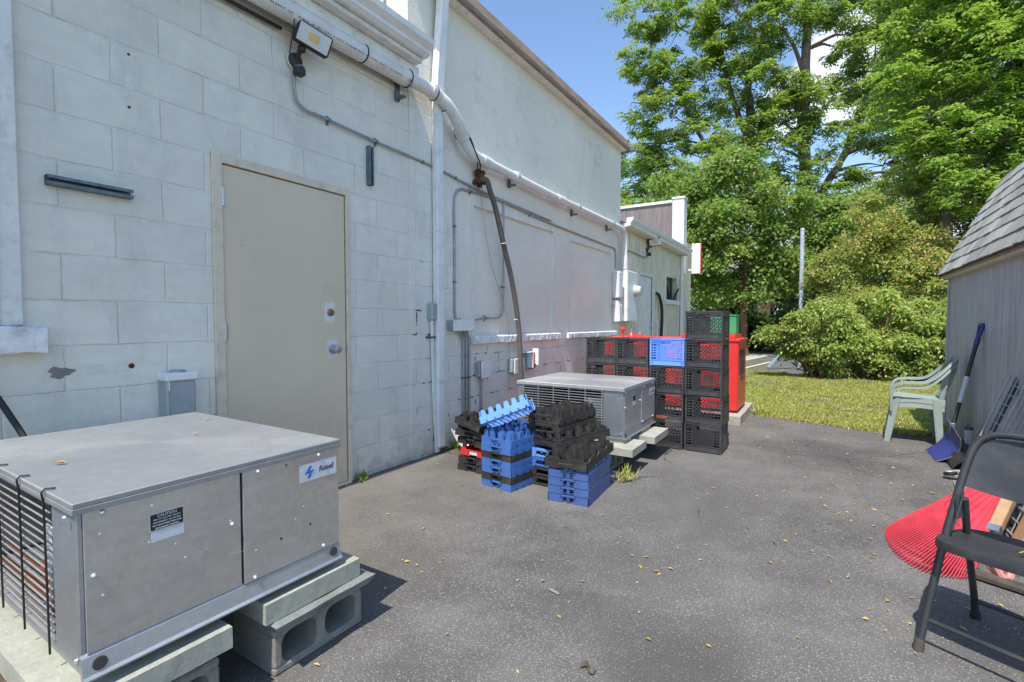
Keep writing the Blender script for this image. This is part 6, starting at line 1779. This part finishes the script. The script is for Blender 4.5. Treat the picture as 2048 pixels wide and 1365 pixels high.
tree('locust_tree', 'tall straight locust right behind the white pole, trunk rising to the picture top', 'tree',
     [(2.3, 23.2, -.1), (2.25, 23.4, 5.1), (2.05, 23.5, 9.1), (2.1, 23.6, 12.1), (2.1, 23.8, 15.4)], (.27, .13),
     CL((2.0, 23.8, 14.2, 1.4), (3.3, 24.4, 13.9, 1.0), (2.6, 23.9, 15.6, 1.2), (1.7, 23.3, 10.5, .85), (2.3, 23.4, 9.9, .8), (1.3, 23.0, 9.2, .95), (0.9, 22.9, 13.3, 1.2), (3.7, 24.5, 12.7, .75), (3.1, 24.2, 12.2, .6), (.6, 22.7, 11.4, .8), (2.9, 24.0, 7.7, .6), (1.4, 23.1, 7.3, .9), (0.2, 22.6, 14.6, 1.1), (2.7, 23.9, 6.4, .6), (2.7, 24.0, 8.9, .65), (1.1, 22.9, 8.2, .8), (1.2, 23.0, 10.4, .7), (3.5, 24.3, 15.0, .9), (2.9, 24.2, 10.8, .45)),
     'leaf_locust', 'bark', 9, 62, .145, .45, 'locust', tg_, 2,
     forks=[([(2.05, 23.5, 9.3), (1.3, 23.2, 10.9), (.5, 22.9, 12.6), (-.8, 22.5, 14.6)], .14, .06), ([(2.1, 23.5, 10.8), (1.7, 23.4, 12.2), (1.2, 23.2, 13.1)], .09, .05)])
tree('locust_tree', 'leaning locust with slanting grey trunk right of the tall straight one', 'tree',
     [(1.7, 24.3, -.1), (1.75, 24.3, 3.0), (2.1, 24.4, 5.3), (2.9, 25.0, 7.0), (3.5, 25.5, 8.2), (3.95, 25.9, 9.9), (4.5, 26.3, 11.6)], (.20, .10),
     CL((4.7, 26.4, 11.9, 1.3), (4.1, 25.9, 10.5, .8), (5.4, 26.8, 13.7, 1.3), (6.2, 27.2, 11.0, 1.6), (3.9, 25.6, 6.0, 1.1), (4.9, 26.1, 7.7, .95), (6.4, 27.0, 8.8, 1.4), (5.4, 26.6, 9.6, .9), (6.8, 27, 14.2, 1.5), (3.2, 25.0, 5.0, 1.0), (5.2, 26, 5.9, 1.3), (5.9, 26.6, 12.4, 1.2), (7.6, 27, 12.6, 1.6), (5.4, 26.4, 15.4, 1.2), (7.4, 27, 9.8, 1.4), (7.2, 26.8, 7.2, 1.5), (3.7, 25.2, 9.0, .6), (2.9, 24.9, 6.1, .7), (3.5, 25.2, 7.3, .5), (4.5, 25.9, 9.2, .8), (5.0, 26.2, 14.9, 1.0), (4.6, 26.0, 13.0, .8)),
     'leaf_locust', 'bark', 9, 62, .15, .46, 'locust', tg_, 3,
     forks=[([(3.9, 25.8, 9.3), (4.3, 26.0, 10.4), (4.25, 26.1, 11.6)], .08, .04)])
tree('maple_tree', 'leafy maple with slim orange-brown trunk just right of the annex', 'tree',
     [(0.62, 18.6, -.1), (0.55, 18.7, 1.6), (0.62, 18.7, 2.7), (0.45, 18.7, 4.4), (.4, 18.7, 5.8)], (.12, .05),
     CL((-0.8, 18.0, 4.7, 1.3), (-1.9, 17.4, 5.3, 1.1), (0.3, 18.7, 5.2, 1.3), (-0.3, 18.3, 3.1, 1.3), (1.1, 19.1, 4.0, 1.15), (1.5, 19.4, 2.9, .9), (0.3, 18.8, 6.4, .75), (-0.6, 18.2, 6.3, .8), (0.9, 18.9, 2.4, .8), (-0.8, 17.9, 2.2, .7), (-1.6, 17.6, 3.7, 1.0), (-2.7, 17.0, 5.0, .8), (1.6, 19.3, 5.2, .7)),
     'leaf_maple', 'bark_o', 11, 62, .125, .42, 'maple', None, 4)
tree('maple_tree', 'rounded green maple between the white pole and the right-hand trees', 'tree',
     [(3.0, 23.0, -.1), (2.9, 23.1, 2.0), (3.1, 23.3, 4.2), (3.3, 23.5, 5.2)], (.16, .08),
     CL((2.7, 22.7, 5.3, .95), (3.9, 23.4, 5.2, 1.2), (2.9, 22.8, 4.2, .9), (3.8, 23.1, 3.9, 1.0), (4.9, 23.6, 4.8, 1.2), (5.6, 24, 3.4, 1.2)),
     'leaf_maple', 'bark', 12, 58, .14, .44, 'maple', None, 5)
tree('maple_tree', 'bright green distant tree peeking over the annex parapet', 'tree',
     [(-5.4, 27, -.1), (-5.4, 27, 4), (-5.4, 27, 7)], (.25, .12),
     CL((-6.0, 26.7, 8.7, 1.4), (-5.0, 27.1, 7.6, 1.5), (-6.6, 26.4, 7.0, 1.4), (-4.4, 27.6, 8.9, 1.0), (-3.8, 27.2, 7.0, 1.4), (-5.6, 26.8, 5.8, 1.6), (-3.6, 27, 5.2, 1.4), (-7.6, 26.5, 7.9, 1.4)),
     'leaf_right', 'bark', 9, 55, .16, .48, 'locust', None, 6)
tree('ash_tree', 'big bright green tree overhanging from the top right corner', 'tree',
     [(5.25, 14.8, -.1), (5.2, 14.8, 2.5), (5.2, 14.75, 4.4), (5.35, 14.9, 6.4), (5.6, 15.0, 8.0)], (.15, .08),
     CL((5.0, 14.7, 7.1, 1.0), (6.0, 15.2, 8.0, 1.25), (6.6, 15.5, 6.5, 1.15), (4.7, 14.5, 6.0, .75), (5.7, 15.0, 5.5, .9), (7.0, 15.8, 5.0, 1.1), (4.5, 14.4, 7.4, .55), (6.3, 15.4, 4.3, .8), (7.4, 15.8, 8.0, 1.4), (4.9, 14.6, 8.4, .9), (4.4, 14.8, 9.4, .7), (5.9, 14.3, 6.7, .8), (6.9, 14.6, 7.4, 1.0), (7.2, 14.4, 5.9, .9), (5.0, 14.5, 5.0, .45), (4.85, 14.1, 4.35, .55), (5.5, 14.1, 3.9, .55), (5.9, 14.3, 4.9, .7), (4.9, 14.2, 5.5, .6), (4.2, 14.3, 6.6, .55), (5.3, 14.5, 9.0, .9), (6.5, 14.8, 9.0, 1.2), (4.5, 14.3, 5.2, .4)),
     'leaf_right', 'bark', 16, 62, .105, .38, 'locust', None, 7)
tree('ash_tree', 'darker green tree behind the shed roof at the right edge', 'tree',
     [(8.2, 16.5, -.1), (8.1, 16.4, 4), (8.0, 16.2, 7)], (.25, .12),
     CL((7.6, 16.2, 3.8, 1.3), (8.6, 16.0, 5.4, 1.5), (6.6, 16.4, 3.4, 1.1), (9.4, 16, 7.4, 1.7), (7.9, 16.6, 7.4, 1.5), (9.6, 15.4, 4.2, 1.5), (7.4, 15.6, 2.4, 1.1), (6.2, 16.8, 5.0, 1.0)),
     'leaf_deep', 'bark', 10, 60, .12, .42, 'locust', None, 8)
def shrub(name, label, stems, clusters, mat, per, leaves, size, cr, seed, group=None, style='shrub'):
    rr = random.Random(seed)
    t = thing(name, label, 'shrub', (0, 0, 0), 0, group)
    mb = MB()
    for i, (cx, r) in enumerate(clusters):
        s = stems[i % len(stems)]
        pth = limb_path((s[0] + rr.uniform(-.2, .2), s[1] + rr.uniform(-.2, .2), -.02), cx, rr, .10); m = len(pth)
        mb.tube(pth, [.024 * (1 - i_ / m) + .006 for i_ in range(m)], 5)
        for q in range(6):
            d = Vector((rr.gauss(0, 1), rr.gauss(0, 1), abs(rr.gauss(0, .8)) * .8)).normalized() * r * rr.uniform(.8, 1.25)
            mb.tube(limb_path(Vector(cx), Vector(cx) + d, rr, .1), .004, 4)
    mb.build('stems', M['bark_o'], t, True)
    leaf_object('crown', *foliage(clusters, per, leaves, size, cr, style, .9), M[mat], t)
    return t
shrub('tall_shrub', 'tall olive-brown shrub arching behind the low shrubs left of the shed', [(3.9, 14.7), (4.6, 15.2), (5.2, 15.5)],
      CL((3.9, 14.7, 3.4, .85), (4.7, 15.3, 3.9, .85), (5.2, 15.4, 3.0, .9), (3.5, 14.4, 2.4, .8), (4.3, 14.8, 2.3, .9), (5.2, 15.2, 1.8, .9), (2.9, 14.2, 2.0, .5), (5.2, 15.6, 4.3, .55), (6.0, 15.5, 2.6, .8), (4.7, 14.6, 1.2, .9), (3.7, 14.3, 1.3, .8), (2.75, 14.0, 2.5, .25), (5.7, 15, 1.2, .8), (3.0, 13.8, .9, .5), (4.3, 14.0, 1.7, .6), (5.0, 14.3, 2.4, .6), (3.4, 14.0, 2.9, .35), (4.4, 14.9, 4.6, .45), (3.5, 14.6, 3.9, .4), (5.0, 15.2, 4.7, .5), (4.2, 13.3, 1.7, .55), (4.9, 13.4, 2.1, .6), (3.4, 13.3, 1.5, .45), (5.5, 13.6, 2.0, .6), (4.5, 13.9, 2.7, .55), (3.9, 14.3, 3.1, .5), (5.9, 15.0, 3.6, .6), (4.9, 13.8, 1.2, .6), (3.8, 13.6, 1.4, .5)),
      'leaf_shrub', 34, 46, .082, .22, 31)
for i, (cl_, lb, sd_) in enumerate((
    (CL((2.75, 11.9, .72, .46), (2.45, 11.8, .95, .26), (3.05, 12.0, .42, .42), (2.3, 11.9, .52, .22), (3.1, 12.1, 1.05, .3)), 'leftmost low arching shrub next to the blue brace at the lot corner', 41),
    (CL((3.55, 12.2, .75, .55), (3.9, 12.3, .40, .5), (3.4, 11.9, .35, .42), (3.8, 12.4, 1.1, .32)), 'middle low shrub with pale leaves at the back edge of the lawn', 42),
    (CL((4.45, 12.3, .70, .55), (4.8, 12.2, .35, .5), (4.3, 11.9, .30, .40), (4.65, 12.5, 1.15, .34)), 'low shrub behind the lawn just left of the shed chairs', 43),
    (CL((5.2, 12.6, .85, .55), (5.5, 12.4, .4, .5), (5.15, 12.9, 1.35, .42), (5.0, 11.9, .35, .35), (5.9, 12.4, .8, .6)), 'low shrub right at the shed corner', 44))):
    rq = random.Random(sd_ + 5)
    cl_ = cl_ + [((c_[0][0] + rq.uniform(-.5, .5), c_[0][1] + rq.uniform(-.5, .1), c_[0][2] + rq.uniform(.1, .55)), rq.uniform(.10, .2)) for c_ in cl_ for q_ in range(3)]
    shrub('low_shrub', lb, [(cl_[0][0][0], cl_[0][0][1])], cl_, 'leaf_low', 70, 36, .078, .15, sd_, 'low shrubs along the back of the lawn')
# dark understory beyond the lot
for i, (x, y, w_, lb) in enumerate(((-4.5, 25.5, 1.7, 'dark bush beyond the lot hidden behind the annex corner'), (-1.4, 25.0, 1.5, 'dark bush between annex corner and slim orange trunk'), (1.2, 25.8, 1.3, 'dark bush between the two thick trunks left of the pole'), (3.6, 26.5, 1.6, 'dark bush behind the white pole'), (6.8, 24.5, 1.9, 'dark bush behind the tall olive shrub'), (10.5, 24, 2.2, 'dark bush far right behind the shed'), (-0.2, 22.6, 1.0, 'dark bush at the foot of the forked dark trunk'), (2.9, 22.0, 1.1, 'dark bush just behind the white pole foot'), (-2.9, 23.2, 1.3, 'dark bush seen past the corner of the annex'))):
    cl_ = CL((x, y, 1.0, w_ * .9), (x + w_ * .8, y + .3, .8, w_ * .8), (x - w_ * .8, y - .2, .8, w_ * .8), (x + .2, y, 2.2, w_ * .8), (x - .6, y, 3.2, w_ * .6))
    shrub('dark_bush', lb, [(x, y)], cl_, 'leaf_deep', 8, 70, .16, .5, 60 + i, 'dark bushes beyond the parking lot', 'maple')
# weeds at wall and block
for (x, y, h, nb, lb) in ((0.12, 3.50, .10, 26, 'small broad-leaved weed by the gutter scoop'), (1.66, 3.40, .13, 46, 'tuft of green grass beside the far unit block'), (0.03, 2.42, .07, 30, 'small weed in the crack by the door frame'), (1.98, 6.0, .10, 60, 'grass tuft at the corner of the concrete pad'), (2.25, 6.75, .12, 80, 'taller grass tuft at the lawn corner by the pad')):
    D = unit(nb) * .7 + np.array([0, 0, .9]); D /= np.linalg.norm(D, axis=1, keepdims=True)
    L = h * rng.uniform(.5, 1.1, nb)
    C = np.array([x, y, 0]) + rng.normal(size=(nb, 3)) * np.array([.03, .03, 0]) + D * (L * .5)[:, None]
    o = leaf_object('weed', C, D, unit(nb), L, L * (.12 if h > .1 else .35), M['leaf_right' if x < 1 else 'grass'])
    tag(o, lb, 'weed')

# white pole and blue brace
mb = MB(); mb.tube([(2.40, 14.4, -.02), (2.395, 14.4, 2.2), (2.39, 14.4, 3.44)], [.055, .052, .048], 14); mb.lathe([(.052, 0), (.05, .03), (.02, .05)], (2.39, 14.4, 3.43), (0, 0, 1), 14)
tag(mb.build('white_pole', M['pole'], None, True), 'peeling white pole rising from the low shrubs', 'pole')
bc = thing('wooden_brace', 'weathered blue-grey wooden A-brace on the parking lot beside the low shrubs', 'brace')
mb = MB(); mb.bar((1.75, 13.6, 0.02), (2.35, 13.9, .80), .10, .05, .004); mb.build('slanting_board', M['blue_brace'], bc)
mb = MB(); mb.bar((2.05, 13.8, 0.30), (2.60, 13.6, .55), .06, .04, .004); mb.bar((2.52, 13.5, 0.0), (2.38, 13.9, .75), .08, .05, .004); mb.build('leg', M['blue_brace'], bc)

# distant house
hsx = thing('distant_house', 'white sided house with grey-brown roof far behind the trees', 'house', (0, 38, 0))
mb = MB(); mb.box(-9, 9, 0, 8, -.05, 4.6); mb.prism([(0, 4.6), (8, 4.6), (4, 8.2)], -9, -8.99, 'x'); mb.prism([(0, 4.6), (8, 4.6), (4, 8.2)], 8.99, 9, 'x'); mb.build('siding', M['siding'], hsx)
mb = MB(); mb.prism([(-.5, 4.35), (4, 8.4), (8.5, 4.35), (8.5, 4.15), (4, 8.2), (-.5, 4.15)], -9.4, 9.4, 'x'); mb.build('roof', M['far_roof'], hsx)
for x in (-7, -4.2, -1.5, 1.4, 4.4, 7):
    mb = MB(); mb.box(x - .5, x + .5, -.03, -.01, 1.2, 2.7); wn_ = mb.build('window', M['glass'], hsx)
    mb = MB(); mb.box(x - .6, x - .5, -.05, -.01, 1.1, 2.8); mb.box(x + .5, x + .6, -.05, -.01, 1.1, 2.8); mb.box(x - .5, x + .5, -.05, -.01, 2.7, 2.8); mb.box(x - .5, x + .5, -.05, -.01, 1.1, 1.2); mb.build('window_frame', M['sign_white'], wn_)

# ------------------------------------------------------------------ fallen leaves and litter
def litter(name, n, area, mat, L0, L1, z, label, dens=None):
    P = []
    while len(P) < n:
        x = rng.uniform(area[0], area[1]); y = rng.uniform(area[2], area[3])
        if not pip(np.array([x]), np.array([y]), YARD)[0]: continue
        if dens and rng.uniform() > dens(x, y): continue
        if .30 < x < 1.42 and .36 < y < 1.28: continue
        if .4 < x < 2.14 and 2.75 < y < 4.84: continue
        P.append((x, y, z + rng.uniform(0, .004)))
    C = np.array(P); a = rng.uniform(0, 2 * np.pi, n)
    D = np.stack([np.cos(a), np.sin(a), rng.uniform(-.15, .15, n)], 1)
    N = np.array([0, 0, 1.0]) + rng.normal(size=(n, 3)) * .28
    L = rng.uniform(L0, L1, n)
    o = leaf_object(name, C, D, N, L, L * rng.uniform(.35, .55, n), mat, fold=.2)
    return tag(o, label, 'fallen leaves', kind='stuff')
litter('fallen_leaves', 460, (0.1, 4.0, 0.6, 6.6), M['yellow_leaf'], .014, .034, .005, 'small yellow leaves scattered over the asphalt yard', lambda x, y: .25 + .75 * min(1, max(0, (x - .6) / 2.6)) * (.5 + .5 * (y > 2.2)))
litter('leaf_crumbs', 900, (0.02, 4.0, 0.3, 6.6), M['yellow_leaf'], .005, .012, .003, 'tiny bits of dry leaf scattered over the asphalt', lambda x, y: .2 + .8 * (x > 2.8) + .8 * (x < .25))
for nm, (x, y, z), L, lb in (('fallen_leaf', (3.41, 2.20, .3935), .034, 'yellow leaf lying on the black folding chair seat, nearer the back'), ('fallen_leaf', (3.475, 2.115, .392), .028, 'yellow leaf lying on the folding chair seat near the right picture edge'),
                              ('fallen_leaf', (0.93, .52, .7185), .035, 'curled tan leaf on the lid of the near unit above the grille'), ('fallen_leaf', (0.86, 0.93, .7185), .022, 'small tan leaf in the middle of the near unit lid'), ('fallen_leaf', (0.60, 1.10, .7185), .024, 'yellow leaf near the back edge of the near unit lid')):
    a = rng.uniform(0, 3.1)
    o = leaf_object(nm, np.array([[x, y, z + .004], [x + .004, y + .006, z + .006]]), np.array([[math.cos(a), math.sin(a), .1], [math.cos(a + .5), math.sin(a + .5), -.1]]), np.array([[0, 0, 1.0], [.2, .1, 1]]), np.array([L, L * .8]), np.array([L * .5, L * .35]), M['yellow_leaf'], fold=.25)
    tag(o, lb, 'leaf')

mb = MB(); mb.M = Matrix.Translation((1.906, 1.829, .004)) @ Matrix.Rotation(R(-17), 4, 'Z'); mb.box(-.028, .028, -.007, .007, 0, .002)
tag(mb.build('paper_strip', M['cinder'], None), 'small torn pale strip lying alone on the asphalt in the foreground', 'litter')
mb = MB(); mb.grid(lambda u, v: (2.19 + .05 * u, 1.46 + .022 * v + .012 * math.sin(u * 6), .006 + .008 * math.sin(3 * u + 4 * v) ** 2), 8, 4, (0, 0, .001))
tag(mb.build('dry_leaf', M['dirt'], None, True), 'single curled dark brown leaf on the asphalt in the foreground', 'leaf')

n = 900
t_e = rng.uniform(0, 1, n); ex = 2.15 + 1.75 * t_e; ey = np.interp(ex, [2.15, 2.45, 2.9, 3.33, 3.6, 3.98], [6.68, 6.59, 6.46, 6.31, 6.33, 6.40]) + rng.normal(size=n) * .05
a_ = rng.uniform(0, 6.28, n); L_e = rng.uniform(.008, .026, n)
o = leaf_object('edge_leaf_litter', np.stack([ex, ey, np.full(n, .006)], 1), np.stack([np.cos(a_), np.sin(a_), rng.uniform(-.2, .3, n)], 1), np.array([0, 0, 1.0]) + rng.normal(size=(n, 3)) * .35, L_e, L_e * rng.uniform(.4, .7, n), M['brown_leaf'])
tag(o, 'brown leaf crumbs along the ragged edge between asphalt and lawn', 'leaf litter', kind='stuff')
n = 1100
wy = rng.uniform(1.3, 7.8, n); wx = np.abs(rng.normal(size=n)) * .045 + .012
a_ = rng.uniform(0, 6.28, n); L_e = rng.uniform(.005, .020, n)
o = leaf_object('wall_leaf_litter', np.stack([wx, wy, np.full(n, .007)], 1), np.stack([np.cos(a_), np.sin(a_), rng.uniform(-.2, .3, n)], 1), np.array([0, 0, 1.0]) + rng.normal(size=(n, 3)) * .35, L_e, L_e * rng.uniform(.4, .8, n), M['brown_leaf'])
tag(o, 'crumbs of dry leaf and grit gathered along the foot of the white wall', 'leaf litter', kind='stuff')
